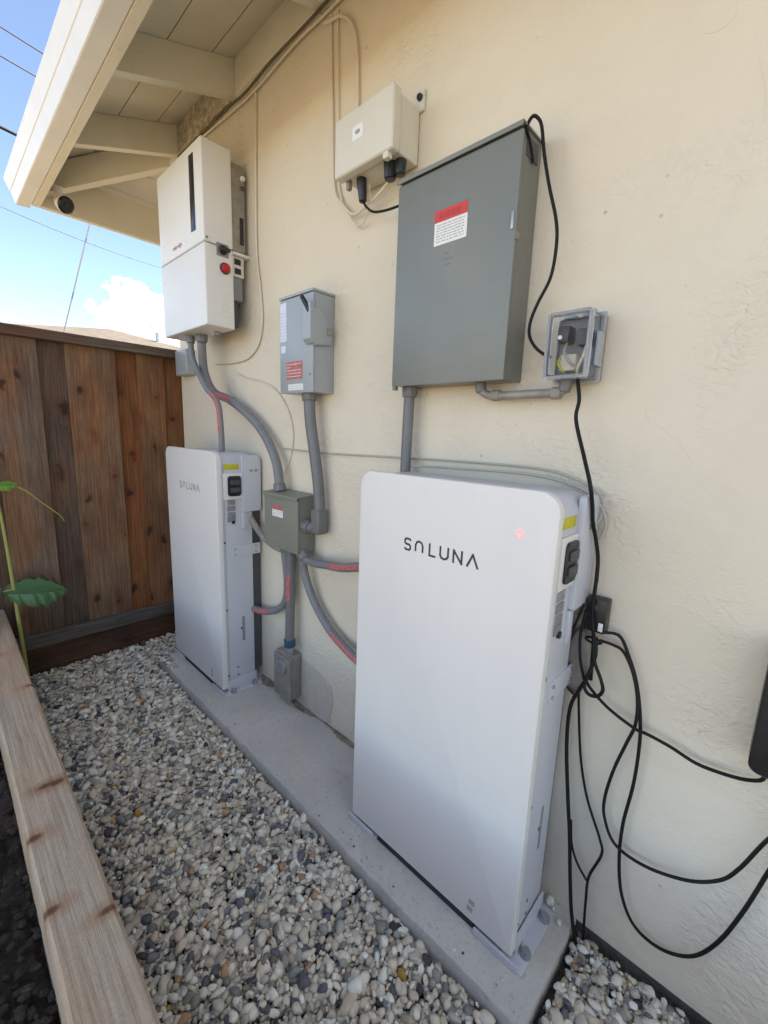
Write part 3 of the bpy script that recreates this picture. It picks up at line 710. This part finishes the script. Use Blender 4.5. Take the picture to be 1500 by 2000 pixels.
# red wordmark, small
def text(txt, size, mat, parent, mw, name='wordmark', ext=.0003):
    cu = bpy.data.curves.new(name, 'FONT'); cu.body = txt; cu.size = size; cu.extrude = ext; cu.resolution_u = 2
    t = bpy.data.objects.new('tmp_text', cu); COL.objects.link(t)
    dg = bpy.context.evaluated_depsgraph_get(); me = bpy.data.meshes.new_from_object(t.evaluated_get(dg)); bpy.data.objects.remove(t); bpy.data.curves.remove(cu)
    me.transform(Matrix.Translation(-wloc(parent)) @ mw); me.materials.clear(); me.materials.append(mat)
    o = bpy.data.objects.new(name, me); COL.objects.link(o); o.parent = parent; return o
def face_minus_x(x, y, z): return Matrix(((0, 0, -1, x), (-1, 0, 0, y), (0, 1, 0, z), (0, 0, 0, 1)))
text('solaredge', .026, M['redlabel'], uc, face_minus_x(XF-.0006, 2.158, 2.012))
# side switchgear facing -Y
sp = obj('switch_plate', box(-.156, -.104, I0-.003, I0+.002, 1.940, 1.990, .002), M['midgrey'], inv)
obj('switch_knob', cyl((-.130, I0-.003, 1.965), (-.130, I0-.014, 1.965), .019, .017, 24, bev=.002), M['blackplastic'], sp)
obj('switch_grip', box(-.150, -.108, I0-.030, I0-.013, 1.956, 1.970, .004), M['blackplastic'], sp)
obj('red_button', cyl((-.122, I0+.001, 1.897), (-.122, I0-.022, 1.897), .018, .0165, 24, bev=.004), M['redknob'], inv)
obj('button_collar', cyl((-.122, I0+.001, 1.897), (-.122, I0-.006, 1.897), .0225, None, 24, bev=.001), M['darkgrey'], inv)
def ring_y(cx, cz, y, r, rt): return torus([(cx+r*math.cos(2*math.pi*k/28), y, cz+r*math.sin(2*math.pi*k/28)) for k in range(28)], rt)
obj('embossed_ring', ring_y(-.121, 1.733, I0, .0265, .0022), M['invwhite'], lc)
obj('embossed_ring', ring_y(-.121, 1.733, I0, .012, .0015), M['invwhite'], lc)
obj('embossed_ring', ring_y(-.117, 1.792, I0, .012, .0015), M['invwhite'], lc)
obj('cover_screw', cyl((-.195, I0+.001, 1.995), (-.195, I0-.003, 1.995), .005), M['midgrey'], uc)
# heat sink behind
hsk = obj('heat_sink', box(-.0815, -.018, I0+.012, I1-.02, 1.985, 2.315, .004), M['dull'], inv)
for k in range(9):
    y = I0+.03+k*.045; obj('fin', box(-.075, -.012, y, y+.006, 2.3155, 2.328), M['dull'], hsk, smooth=False)
obj('side_slot', box(-.044, -.026, I0+.0105, I0+.014, 2.015, 2.122, .003), M['darkslot'], hsk)
obj('lug', cyl((-.030, I0+.013, 2.27), (-.030, I0-.002, 2.27), .010, None, 16, bev=.002), M['invwhite'], hsk)
obj('lug', cyl((-.030, I0+.013, 2.235), (-.030, I0+.002, 2.235), .008, None, 16, bev=.002), M['darkgrey'], hsk)
obj('wall_bracket', box(-.0812, -.001, I0+.004, I1-.03, 1.968, 1.980, .003), M['invwhite'], inv)
cb = obj('connector_block', box(-.0812, -.025, I0+.016, I0+.13, 1.885, 1.966, .004), M['comms'], inv)
for zc in (1.945, 1.908): obj('socket', box(-.070, -.040, I0+.0148, I0+.018, zc-.012, zc+.012, .003), M['darkslot'], cb)
obj('rear_housing', box(-.0812, -.030, I0+.022, I1-.05, 1.79, 1.884, .005), M['midgrey'], inv)
obj('rear_void', box(-.0812, -.050, I0+.03, I1-.06, 1.68, 1.789, .004), M['darkgrey'], inv)
for y, x, r in ((2.072, -.130, .026), (2.146, -.150, .02)):
    obj('cable_gland', cyl((x, y, 1.664), (x, y, 1.628), r, r*.92, 10, bev=.003), M['pvc'], inv)
obj('cable_gland', cyl((-.11, 1.95, 1.664), (-.11, 1.95, 1.646), .014, None, 10, bev=.002), M['midgrey'], inv)
tag(obj('pull_box', box(-.05, -.001, 2.45, 2.60, 1.52, 1.655, .008, 3), M['disc']), 'small pale grey junction body at the fence end of the wall', 'junction box')

# ---- white communications box
cbx = empty('communications_box', (-.06, 1.02, 1.98), 'small cream plastic communications box above the grey cabinet', 'enclosure')
obj('base', box(-.085, -.004, .905, 1.130, 1.998, 2.140, .006, 3), M['comms'], cbx)
lid = obj('lid', box(-.122, -.088, .897, 1.137, 1.992, 2.146, .009, 3), M['comms'], cbx)
obj('gasket', box(-.0882, -.0848, .908, 1.127, 2.001, 2.137), M['midgrey'], cbx, smooth=False)
st = label_plate('sticker', lid, -.1222, 1.012, 1.055, 2.062, 2.098, M['paper'])
obj('sticker_mark', prism(rrect(1.024, 1.043, 2.076, 2.086, .004, 4), -.1236, -.1228, 'x'), M['greyink'], st, smooth=False)
obj('mounting_tab', box(-.010, -.001, .888, .915, 2.13, 2.182, .003), M['comms'], cbx)
obj('tab_screw', cyl((-.0095, .901, 2.163), (-.020, .901, 2.163), .009, .008, 16, bev=.002), M['blackplastic'], cbx)
for y, x, r, h in ((.925, -.055, .017, .04), (.955, -.065, .020, .045)):
    obj('cable_gland', cyl((x, y, 2.0), (x, y, 2.0-h), r, r*.85, 10, bev=.003), M['blackplastic'], cbx)
obj('plug', cyl((-.065, 1.075, 2.0), (-.06, 1.072, 1.935), .016, .012, 14, bev=.003), M['blackplastic'], cbx)
obj('latch', box(-.09, -.075, 1.105, 1.118, 1.972, 1.999, .002), M['dull'], cbx)
obj('latch', box(-.118, -.10, .915, .935, 1.978, 1.993, .002), M['comms'], cbx)

# ---- large grey load centre
pn = empty('electrical_cabinet', (-.05, .71, 1.378), 'large dark grey steel electrical cabinet with red and white label', 'electrical panel')
obj('body', box(-.086, -.0015, .5305, .889, 1.381, 1.912, .003), M['greyside'], pn)
dr = obj('door', box(-.0955, -.0875, .5293, .8903, 1.3782, 1.9035, .003), M['grey'], pn)
obj('rain_hood', prism([(-.0015, 1.9125), (-.0015, 1.9165), (-.101, 1.9165), (-.103, 1.9145), (-.103, 1.905), (-.1005, 1.905), (-.1005, 1.9125)], .527, .8925, 'y', bev=.0005), M['grey'], pn, smooth=False)
lb = label_plate('label', dr, -.0957, .660, .759, 1.722, 1.803, M['paper'])
hd = obj('label_header', box(-.0973, -.0962, .660, .759, 1.776, 1.8032), M['red'], lb, smooth=False)
bm = bmesh.new()
for a, b in ((.745, .733), (.729, .714), (.711, .700), (.697, .681)): box(-.0979, -.0968, b, a, 1.783, 1.795, bm=bm)
obj('header_print', bm, M['redknob'], lb, smooth=False)
lines(lb, -.0968, .668, .752, 1.727, 1.772, 7, M['greyink'], .0014)
lines(dr, -.0957, .702, .724, 1.665, 1.706, 3, M['greyside'], .004)
obj('latch', box(-.099, -.095, .534, .541, 1.705, 1.742, .002), M['galv'], dr)
obj('hasp', box(-.093, -.078, .5275, .5300, 1.685, 1.70, .001), M['dull'], dr)
obj('hasp', box(-.094, -.080, .878, .8885, 1.368, 1.381, .001), M['greyside'], dr)
obj('strap_bracket', box(-.075, -.02, .5285, .5303, 1.86, 1.90, .001), M['darkgrey'], pn)

# ---- grey disconnect switch
ds = empty('disconnect_switch', (-.05, 1.37, 1.378), 'light grey safety disconnect switch with black lever and red label', 'switch box')
obj('body', box(-.088, -.0015, 1.270, 1.471, 1.379, 1.712, .003), M['disc'], ds)
dd = obj('door', box(-.0975, -.089, 1.2683, 1.473, 1.3778, 1.710, .003), M['disc'], ds)
obj('rain_hood', box(-.101, -.0015, 1.266, 1.4745, 1.7125, 1.7215, .003), M['disc'], ds)
wl = label_plate('white_label', dd, -.0978, 1.428, 1.468, 1.565, 1.700, M['paleblue'])
lines(wl, -.0988, 1.432, 1.464, 1.57, 1.67, 9, M['greyink'], .001)
wl2 = label_plate('white_label', dd, -.0978, 1.435, 1.462, 1.525, 1.550, M['paleblue'])
rl = label_plate('red_label', dd, -.0978, 1.330, 1.428, 1.428, 1.490, M['redlabel'])
lines(rl, -.0988, 1.335, 1.424, 1.432, 1.486, 5, M['paper'], .0022)
sl_ = label_plate('white_label', dd, -.0978, 1.325, 1.418, 1.388, 1.410, M['paper'])
lines(sl_, -.0988, 1.33, 1.413, 1.391, 1.407, 2, M['greyink'], .0012)
# lever housing wrapping the near edge of the box
hz = obj('lever_housing', prism([(-.112, 1.655), (-.112, 1.56), (-.098, 1.535), (-.03, 1.545), (-.022, 1.565), (-.03, 1.60), (-.075, 1.655)], 1.2560, 1.2680, 'y', bev=.002), M['disc'], ds)
hz2 = obj('lever_arm', prism([(-.118, 1.67), (-.118, 1.555), (-.106, 1.540), (-.1000, 1.540), (-.1000, 1.67)], 1.2565, 1.300, 'y', bev=.002), M['disc'], ds)
obj('lever_grip', tube([(-.110, 1.270, 1.640), (-.117, 1.277, 1.660), (-.124, 1.289, 1.682), (-.124, 1.296, 1.690)], .0085, 10), M['blackplastic'], hz2)
obj('lock_tab', box(-.045, -.025, 1.2515, 1.2562, 1.575, 1.60, .001), M['dull'], hz)
bolt('door_screw', ds, (-.0975, 1.285, 1.44), (-1, 0, 0), .004, .004)

# ---- olive junction box
jb = empty('junction_box', (-.05, 1.49, .755), 'olive green steel junction box between the batteries', 'junction box')
obj('body', box(-.083, -.010, 1.371, 1.609, .757, .985, .002), M['olive'], jb)
jd = obj('cover', box(-.0915, -.084, 1.3683, 1.6112, .7549, .972, .002), M['olive'], jb)
obj('drip_hood', prism([(-.006, .9855), (-.006, .992), (-.094, .984), (-.097, .980), (-.097, .970), (-.0945, .970), (-.0945, .978), (-.09, .9815)], 1.366, 1.614, 'y', bev=.0005), M['olive'], jb, smooth=False)
jl = label_plate('label', jd, -.0917, 1.470, 1.548, .888, .935, M['paper'])
obj('label_header', box(-.0932, -.0922, 1.470, 1.548, .917, .9352), M['redlabel'], jl, smooth=False)
lines(jl, -.0928, 1.475, 1.543, .891, .914, 3, M['greyink'], .0012)
for y in (1.58, 1.50): obj('bottom_screw', cyl((-.0885, y, .756), (-.0885, y, .748), .006, None, 10), M['dull'], jb)
obj('rear_strap', box(-.009, -.002, 1.360, 1.622, .83, .86, .001), M['dull'], jb)

# ---- conduits
def conduit(name, label, pts, r, mat, band=None, ends=(1, 1), n=7, group=None, cat='conduit', sides=14):
    base = min(pts, key=lambda p: p[2]); o = empty(name, base, label, cat, group)
    obj('pipe', tube(pts, r, sides, n), M[mat], o); P = smooth_path(pts, n)
    if ends[0]: d = (P[1]-P[0]).normalized(); obj('fitting', cyl(P[0]-d*.004, P[0]+d*.030, r*1.45, r*1.32, 10, bev=.003), M['pvc'], o)
    if ends[1]: d = (P[-2]-P[-1]).normalized(); obj('fitting', cyl(P[-1]-d*.004, P[-1]+d*.030, r*1.45, r*1.32, 10, bev=.003), M['pvc'], o)
    if band:
        a, b = (int(t*(len(P)-1)) for t in band); seg = P[a:b+1]
        # sticker wrapped over the camera-side half of the pipe
        bm = bmesh.new(); R = []
        for i, p in enumerate(seg):
            t = (seg[min(i+1, len(seg)-1)]-seg[max(i-1, 0)]).normalized(); o_ = Vector((-1, -.35, .25)); o_ = (o_-t*o_.dot(t)).normalized(); q = t.cross(o_)
            R.append([bm.verts.new(p+(r+.0008)*(math.cos(k)*o_+math.sin(k)*q)) for k in np.linspace(-.5, .5, 6)])
        for u, v_ in zip(R, R[1:]):
            for k in range(5): bm.faces.new((u[k], u[k+1], v_[k+1], v_[k]))
        obj('red_sticker', bm, M['redlabel'], o)
    return o
conduit('flexible_conduit', 'thick grey flexible conduit curving from the inverter to the olive box', [(-.13, 2.072, 1.66), (-.12, 2.094, 1.584), (-.10, 2.119, 1.495), (-.08, 2.071, 1.409), (-.055, 1.958, 1.37), (-.045, 1.791, 1.292), (-.045, 1.665, 1.206), (-.05, 1.579, 1.102), (-.05, 1.554, .99)], .0195, 'flex', (.34, .52))
conduit('flexible_conduit', 'thin grey conduit dropping from the inverter into the farther battery', [(-.15, 2.146, 1.655), (-.145, 2.145, 1.562), (-.14, 2.035, 1.434), (-.135, 1.927, 1.356), (-.13, 1.91, 1.254), (-.125, 1.915, 1.135)], .0135, 'flex', (.52, .86), (0, 0))
conduit('rigid_conduit', 'grey pipe running down from the disconnect switch beside the olive box', [(-.05, 1.353, 1.382), (-.05, 1.345, 1.283), (-.045, 1.326, 1.169), (-.04, 1.305, 1.033), (-.04, 1.297, .93), (-.045, 1.306, .885), (-.05, 1.335, .868), (-.05, 1.369, .868)], .0215, 'pvc', None, (1, 1))
tag(obj('conduit_elbow', box(-.066, -.015, 1.272, 1.322, .848, .945, .012, 3), M['pvc']), 'dark grey conduit elbow fitting on the side of the olive box', 'fitting')
k4 = conduit('rigid_conduit', 'straight grey pipe dropping from the olive box to the wall box', [(-.045, 1.484, .757), (-.045, 1.488, .55), (-.045, 1.494, .325)], .0205, 'pvc', (.35, .62), (1, 0))
obj('blue_coupling', cyl((-.045, 1.494, .335), (-.045, 1.4945, .298), .026, None, 8, bev=.003), M['blue'], k4)
obj('threaded_hub', cyl((-.045, 1.4945, .2975), (-.045, 1.4945, .262), .019, None, 16), M['galv'], k4)
conduit('flexible_conduit', 'short curved grey conduit with red sticker into the farther battery', [(-.05, 1.528, .757), (-.042, 1.515, .60), (-.035, 1.543, .491), (-.035, 1.623, .424), (-.045, 1.72, .392), (-.05, 1.785, .385)], .0165, 'flex', (.66, .97), (1, 0))
conduit('flexible_conduit', 'long curved grey conduit sweeping down behind the nearer battery', [(-.05, 1.405, .757), (-.04, 1.382, .642), (-.035, 1.325, .547), (-.04, 1.213, .466), (-.05, 1.06, .42), (-.055, .95, .41), (-.055, .85, .41)], .0165, 'flex', (.52, .80), (1, 0))
conduit('flexible_conduit', 'short level grey conduit with red sticker into the nearer battery', [(-.06, 1.380, .757), (-.06, 1.355, .735), (-.06, 1.30, .733), (-.07, 1.207, .748), (-.08, 1.108, .765), (-.088, .98, .80), (-.09, .86, .81)], .0165, 'flex', (.55, .95), (1, 0))
conduit('flexible_conduit', 'brownish flexible conduit from the farther battery cover behind the olive box', [(-.06, 1.80, .875), (-.055, 1.795, .835), (-.045, 1.756, .788), (-.036, 1.694, .745), (-.03, 1.60, .722), (-.03, 1.55, .73), (-.03, 1.53, .757)], .0145, 'dull', None, (0, 0))
conduit('rigid_conduit', 'vertical grey pipe from the large cabinet down behind the nearer battery', [(-.038, .868, 1.381), (-.038, .871, 1.20), (-.038, .872, .95)], .0165, 'pvc', None, (1, 0))
k10 = conduit('rigid_conduit', 'level dull metal conduit from the large cabinet to the clear cover', [(-.045, .622, 1.384), (-.045, .616, 1.362), (-.045, .596, 1.349), (-.045, .564, 1.346), (-.045, .49, 1.347), (-.045, .421, 1.348), (-.045, .402, 1.355), (-.045, .397, 1.378)], .0105, 'dull', None, (1, 1))
for y in (.572, .418): obj('coupling', cyl((-.045, y-.011, 1.347), (-.045, y+.011, 1.347), .0145, None, 10, bev=.002), M['dull'], k10)

# ---- small wall box at the foot of the wall
wb = empty('outlet_box', (-.03, 1.52, .04), 'grey cast metal outlet box low on the wall under the straight pipe', 'outlet box')
obj('body', box(-.062, -.004, 1.462, 1.582, .052, .262, .008, 3), M['dull'], wb)
pl_ = obj('cover_plate', box(-.069, -.0625, 1.458, 1.586, .048, .250, .004, 2), M['dull'], wb)
obj('cover_bulge', prism(rrect(1.485, 1.56, .17, .235, .03, 5), -.080, -.0685, 'x', bev=.005), M['galv'], pl_)
for z in (.060, .238): obj('screw', cyl((-.069, 1.522, z), (-.0725, 1.522, z), .005, None, 12), M['galv'], pl_)

# ---- clear in-use cover with plugs inside
oc = empty('weatherproof_outlet', (-.04, .386, 1.37), 'clear plastic weatherproof outlet cover with plugs beside the large cabinet', 'outlet')
obj('back_box', box(-.022, -.0015, .338, .432, 1.372, 1.512, .005, 3), M['dull'], oc)
obj('gasket_plate', box(-.030, -.0225, .334, .436, 1.368, 1.516, .004, 2), M['disc'], oc)
def shell(x0, x1, y0, y1, z0, z1, t):
    bm = bmesh.new(); o = rrect(y0, y1, z0, z1, .008, 4); i = rrect(y0+t, y1-t, z0+t, z1-t, .006, 4); n = len(o)
    A = [bm.verts.new((x1, *p)) for p in o]; Bv = [bm.verts.new((x0+.006, *p)) for p in o]
    o2 = rrect(y0+.006, y1-.006, z0+.006, z1-.006, .006, 4); Cc = [bm.verts.new((x0, *p)) for p in o2]
    D = [bm.verts.new((x0+t, *p)) for p in rrect(y0+.007, y1-.007, z0+.007, z1-.007, .005, 4)]; E_ = [bm.verts.new((x1, *p)) for p in i]
    for a, b in ((A, Bv), (Bv, Cc), (D, E_), (E_, A)):
        for k in range(n): bm.faces.new((a[k], a[(k+1) % n], b[(k+1) % n], b[k]))
    bm.faces.new(Cc); bm.faces.new(D[::-1]); return bm
m = MT('frosted_rim'); M['frost'] = m.set((.9, .91, .93), .15, 0, **{'Transmission Weight': .75, 'IOR': 1.3})
def frame(x0, x1, y0, y1, z0, z1, w_):
    bm = bmesh.new(); o_ = rrect(y0, y1, z0, z1, .008, 4); i_ = rrect(y0+w_, y1-w_, z0+w_, z1-w_, .004, 4); n = len(o_)
    Q = [[bm.verts.new((x, *p)) for p in pp] for x, pp in ((x1, o_), (x0, o_), (x0, i_), (x1, i_))]
    for a, b in zip(Q, Q[1:]+Q[:1]):
        for k in range(n): bm.faces.new((a[k], a[(k+1) % n], b[(k+1) % n], b[k]))
    return bm
obj('cover_rim', frame(-.1005, -.0845, .3385, .4315, 1.3725, 1.5095, .006), M['frost'], oc)
obj('cover_rim', frame(-.040, -.0300, .3375, .4325, 1.3715, 1.5105, .005), M['frost'], oc)
obj('clear_cover', shell(-.098, -.0302, .340, .430, 1.374, 1.508, .0028), M['clear'], oc)
obj('hinge', box(-.050, -.030, .352, .378, 1.5085, 1.520, .003), M['disc'], oc); obj('hinge', box(-.050, -.030, .392, .418, 1.5085, 1.520, .003), M['disc'], oc)
obj('side_latch', box(-.060, -.028, .333, .3395, 1.40, 1.47, .002), M['disc'], oc)
obj('receptacle', box(-.0335, -.0305, .346, .424, 1.382, 1.502, .004), M['midgrey'], oc)
obj('plug', box(-.075, -.034, .392, .418, 1.452, 1.487, .006), M['blackplastic'], oc)
for k, (mt_, pp) in enumerate((('greycord', [(-.06, .40, 1.452), (-.075, .398, 1.43), (-.08, .385, 1.41), (-.07, .375, 1.40)]), ('creamcord', [(-.05, .362, 1.45), (-.065, .358, 1.43), (-.07, .366, 1.40), (-.06, .372, 1.385)]), ('yellow', [(-.055, .405, 1.43), (-.07, .412, 1.41), (-.06, .40, 1.39)]))):
    obj('inner_wire', tube(pp, .003, 6, 4), M[mt_], oc)
obj('plug_glint', cyl((-.075, .410, 1.462), (-.078, .410, 1.462), .0045, None, 14), M['ledglint'], oc)  # small pale disc standing in for a bluish reflection, no lamp here
obj('plug', box(-.070, -.034, .357, .378, 1.443, 1.478, .005), M['darkgrey'], oc)
obj('plug', box(-.065, -.034, .375, .412, 1.392, 1.428, .006), M['creamcord'], oc)

# ---- black power supply at the right edge
bp = empty('power_supply', (-.04, -.14, .645), 'black power supply unit hung on the wall at the right edge', 'power supply')
obj('case', prism(rrect(-.27, -.022, .650, .895, .018, 6), -.072, -.006, 'x', bev=.006, seg=3), M['blackplastic'], bp)
obj('indicator', cyl((-.0718, -.058, .683), (-.0735, -.058, .683), .006, None, 14), M['ledglint'], bp)
for y in (-.05, -.115, -.135): obj('cable_gland', cyl((-.035, y, .652), (-.035, y, .632), .010, .008, 12, bev=.002), M['blackplastic'], bp)

# ---- black adapter on the wall and the aged oval cover
ad = empty('power_adapter', (-.02, .272, .80), 'black power adapter plugged in on the wall beside the nearer battery', 'adapter')
obj('body', box(-.038, -.004, .254, .300, .806, .886, .004, 2), M['blackplastic'], ad)
obj('white_tag', box(-.0392, -.0375, .258, .268, .812, .832, .001), M['paper'], ad)
obj('socket', cyl((-.0375, .278, .866), (-.0395, .278, .866), .007, None, 14), M['darkgrey'], ad)
ov = empty('cable_box', (-.02, .305, .64), 'grey brown oval plastic cover behind the tangle of black cords', 'cable cover')
pts_ = [(.305+.026*math.cos(a), .718+.082*math.sin(a)) for a in np.linspace(0, 2*math.pi, 28, endpoint=False)]
obj('shell', prism(pts_, -.034, -.003, 'x', bev=.006, seg=3), M['brownish'], ov)
obj('rib', box(-.036, -.0338, .3035, .3065, .66, .775, .001), M['dull'], ov)

# ---- black cords
def cord(label, pts, r=.0042, mat='black', name='black_cable', cat='cord', n=7, group='black cords hanging on the wall'):
    return tag(obj(name, tube(pts, r*.82, 8, n), M[mat]), label, cat, group)
cord('black cord looping from the top of the large cabinet to the clear outlet cover', [(-.088, .538, 1.895), (-.080, .528, 1.918), (-.072, .524, 1.932), (-.06, .520, 1.936), (-.055, .509, 1.917), (-.05, .499, 1.86), (-.05, .481, 1.793), (-.05, .457, 1.716), (-.05, .451, 1.663), (-.05, .457, 1.601), (-.05, .481, 1.552), (-.05, .495, 1.515), (-.05, .495, 1.481), (-.052, .474, 1.45), (-.06, .438, 1.425)], .0045)
cord('short black strap folded at the top corner of the large cabinet', [(-.088, .5275, 1.905), (-.07, .527, 1.89), (-.055, .527, 1.872), (-.045, .527, 1.855)], .0040)
cord('black cord dropping from the clear outlet cover past the nearer battery', [(-.05, .373, 1.378), (-.05, .364, 1.331), (-.055, .364, 1.287), (-.08, .330, 1.21), (-.11, .301, 1.155), (-.094, .296, 1.109), (-.075, .296, 1.067), (-.055, .291, 1.025), (-.042, .286, .983), (-.047, .282, .942), (-.048, .282, .912), (-.048, .281, .852), (-.045, .272, .793), (-.045, .269, .742), (-.04, .268, .69)], .0052)
cord('longest black cord sagging almost to the gravel', [(-.034, .258, .812), (-.02, .226, .809), (-.02, .203, .771), (-.02, .181, .718), (-.02, .165, .65), (-.02, .156, .577), (-.02, .155, .471), (-.02, .163, .355), (-.02, .159, .257), (-.02, .142, .169), (-.02, .107, .112), (-.02, .053, .103), (-.02, .0, .138), (-.02, -.035, .21), (-.02, -.062, .315), (-.022, -.085, .441), (-.028, -.105, .55), (-.035, -.115, .636)], .0046)
cord('black cord in a medium sag toward the right edge', [(-.034, .262, .79), (-.024, .235, .785), (-.024, .213, .777), (-.024, .19, .739), (-.026, .173, .684), (-.028, .168, .622), (-.028, .18, .564), (-.026, .197, .485), (-.024, .207, .401), (-.022, .202, .347), (-.028, .171, .299), (-.026, .108, .289), (-.026, .033, .316), (-.026, -.018, .36), (-.026, -.044, .412), (-.028, -.074, .507), (-.032, -.112, .59), (-.035, -.135, .636)], .0044)
cord('black cord in the shallow sag ending at the power supply', [(-.04, .282, .69), (-.032, .268, .664), (-.034, .225, .635), (-.036, .168, .615), (-.034, .143, .613), (-.028, .100, .604), (-.025, .053, .591), (-.025, .011, .594), (-.028, -.023, .604), (-.035, -.046, .622), (-.035, -.05, .64)], .0044)
cord('straight black cord hanging from the oval cover into the gravel', [(-.05, .272, .70), (-.046, .286, .662), (-.04, .305, .60), (-.04, .303, .504), (-.04, .287, .379), (-.04, .268, .255), (-.04, .254, .141), (-.042, .238, .04), (-.05, .215, -.03), (-.058, .20, -.06)], .0055)
cord('thin black cord joining the straight one near the gravel', [(-.038, .270, .30), (-.036, .262, .235), (-.028, .246, .184), (-.022, .221, .147)], .0036)
cord('thin black cord kinked outward above the gravel', [(-.042, .290, .66), (-.03, .290, .612), (-.02, .272, .467), (-.02, .245, .368), (-.02, .205, .28), (-.02, .197, .241), (-.02, .217, .159), (-.02, .216, .085), (-.022, .212, .02), (-.028, .205, -.05)], .0040)
cord('tight loop of black cord beside the oval cover', [(-.05, .272, .80), (-.052, .262, .745), (-.055, .245, .712), (-.056, .236, .685), (-.056, .246, .665), (-.056, .265, .662), (-.056, .276, .68), (-.054, .268, .72), (-.05, .262, .76), (-.045, .268, .80)], .0050)
cord('black cord hanging in a bow across the oval cover', [(-.052, .300, .872), (-.056, .312, .82), (-.056, .330, .765), (-.054, .338, .735), (-.054, .330, .69), (-.05, .315, .655), (-.045, .300, .64)], .0038)
cord('second short black cord in front of the oval cover', [(-.055, .292, .86), (-.056, .298, .80), (-.056, .292, .74), (-.05, .280, .69)], .0042)
cord('black cord crossing below the communications box toward the large cabinet', [(-.06, 1.072, 1.938), (-.055, 1.058, 1.918), (-.05, 1.03, 1.900), (-.045, .98, 1.893), (-.04, .93, 1.893), (-.035, .87, 1.893)], .0044)
tie = obj('cord_bundle_tie', torus([(-.046, .272+.016*math.cos(a), .79+.006*math.sin(a)) for a in np.linspace(0, 2*math.pi, 16, endpoint=False)], .004), M['black']); tag(tie, 'black tie gathering the cords under the adapter', 'cable tie')

# ---- pale cords on the wall
cord('long dark cable line clipped along the foot of the eave blocking', [(-.026, .2, 2.598), (-.026, .9, 2.600), (-.026, 1.241, 2.597), (-.026, 1.413, 2.592), (-.026, 1.636, 2.588), (-.026, 1.827, 2.572), (-.024, 2.0, 2.590), (-.024, 2.151, 2.588), (-.024, 2.5, 2.590)], .0055, 'darkcord', 'eave_cable', 'cable', group='cables under the eave')
cord('second thin cable beside the dark one under the eave', [(-.016, .2, 2.585), (-.016, .9, 2.586), (-.016, 1.30, 2.578), (-.016, 1.45, 2.582), (-.016, 1.60, 2.574), (-.016, 1.827, 2.560), (-.016, 2.3, 2.585)], .0045, 'creamcord', 'eave_cable', 'cable', group='cables under the eave')
cord('cream cable running straight down the wall behind the inverter', [(-.012, 1.768, 2.70), (-.010, 1.768, 2.60), (-.007, 1.779, 2.343), (-.007, 1.785, 2.004), (-.007, 1.760, 1.837), (-.007, 1.747, 1.712), (-.007, 1.78, 1.612), (-.007, 1.871, 1.56), (-.007, 2.016, 1.55), (-.007, 2.2, 1.56)], .0050, 'creamcord', 'cable', 'cable', group='cream cables on the wall')
cord('cream cable arched over from the eave to the communications box', [(-.012, 1.33, 2.56), (-.012, 1.303, 2.552), (-.012, 1.247, 2.536), (-.012, 1.195, 2.489), (-.010, 1.171, 2.413), (-.008, 1.161, 2.258), (-.008, 1.155, 2.1), (-.01, 1.12, 1.97)], .0060, 'creamcord', 'cable', 'cable', group='cream cables on the wall')
cord('cream cable looping below the communications box', [(-.008, 1.302, 2.57), (-.007, 1.300, 2.50), (-.007, 1.29, 2.314), (-.008, 1.272, 2.066), (-.012, 1.225, 1.997), (-.02, 1.16, 1.942), (-.03, 1.088, 1.941), (-.05, 1.0, 1.95), (-.06, .955, 1.965)], .0050, 'creamcord', 'cable', 'cable', group='cream cables on the wall')
cord('thin straight cream cable beside the arched one', [(-.007, 1.269, 2.57), (-.007, 1.266, 2.503), (-.006, 1.258, 2.256), (-.006, 1.25, 2.06), (-.012, 1.19, 1.95), (-.02, 1.13, 1.90), (-.03, 1.08, 1.925), (-.045, 1.06, 1.99)], .0036, 'creamcord', 'cable', 'cable', group='cream cables on the wall')
cord('thin grey wire strung level along the wall behind the nearer battery', [(-.008, 1.594, 1.163), (-.008, 1.276, 1.160), (-.008, .959, 1.166), (-.008, .682, 1.171), (-.010, .456, 1.169), (-.012, .367, 1.152), (-.015, .317, 1.131), (-.018, .298, 1.107), (-.02, .296, 1.078), (-.03, .306, 1.050), (-.04, .315, 1.03)], .0036, 'greycord', 'wire', 'wire', group='thin pale wires on the wall')
cord('thicker pale wire lying on top of the nearer battery edge', [(-.030, .87, 1.147), (-.030, .68, 1.152), (-.028, .47, 1.154), (-.026, .36, 1.137), (-.022, .312, 1.11), (-.018, .288, 1.07), (-.018, .290, 1.03), (-.03, .305, 1.0)], .0042, 'greycord', 'wire', 'wire', group='thin pale wires on the wall')
cord('thin cream wire in a wide arc from the inverter to the olive box', [(-.006, 1.98, 1.50), (-.006, 1.921, 1.48), (-.006, 1.701, 1.435), (-.006, 1.576, 1.346), (-.006, 1.525, 1.242), (-.006, 1.537, 1.147), (-.008, 1.579, 1.068), (-.015, 1.62, .99), (-.015, 1.62, .93)], .0034, 'creamcord', 'wire', 'wire', group='thin pale wires on the wall')
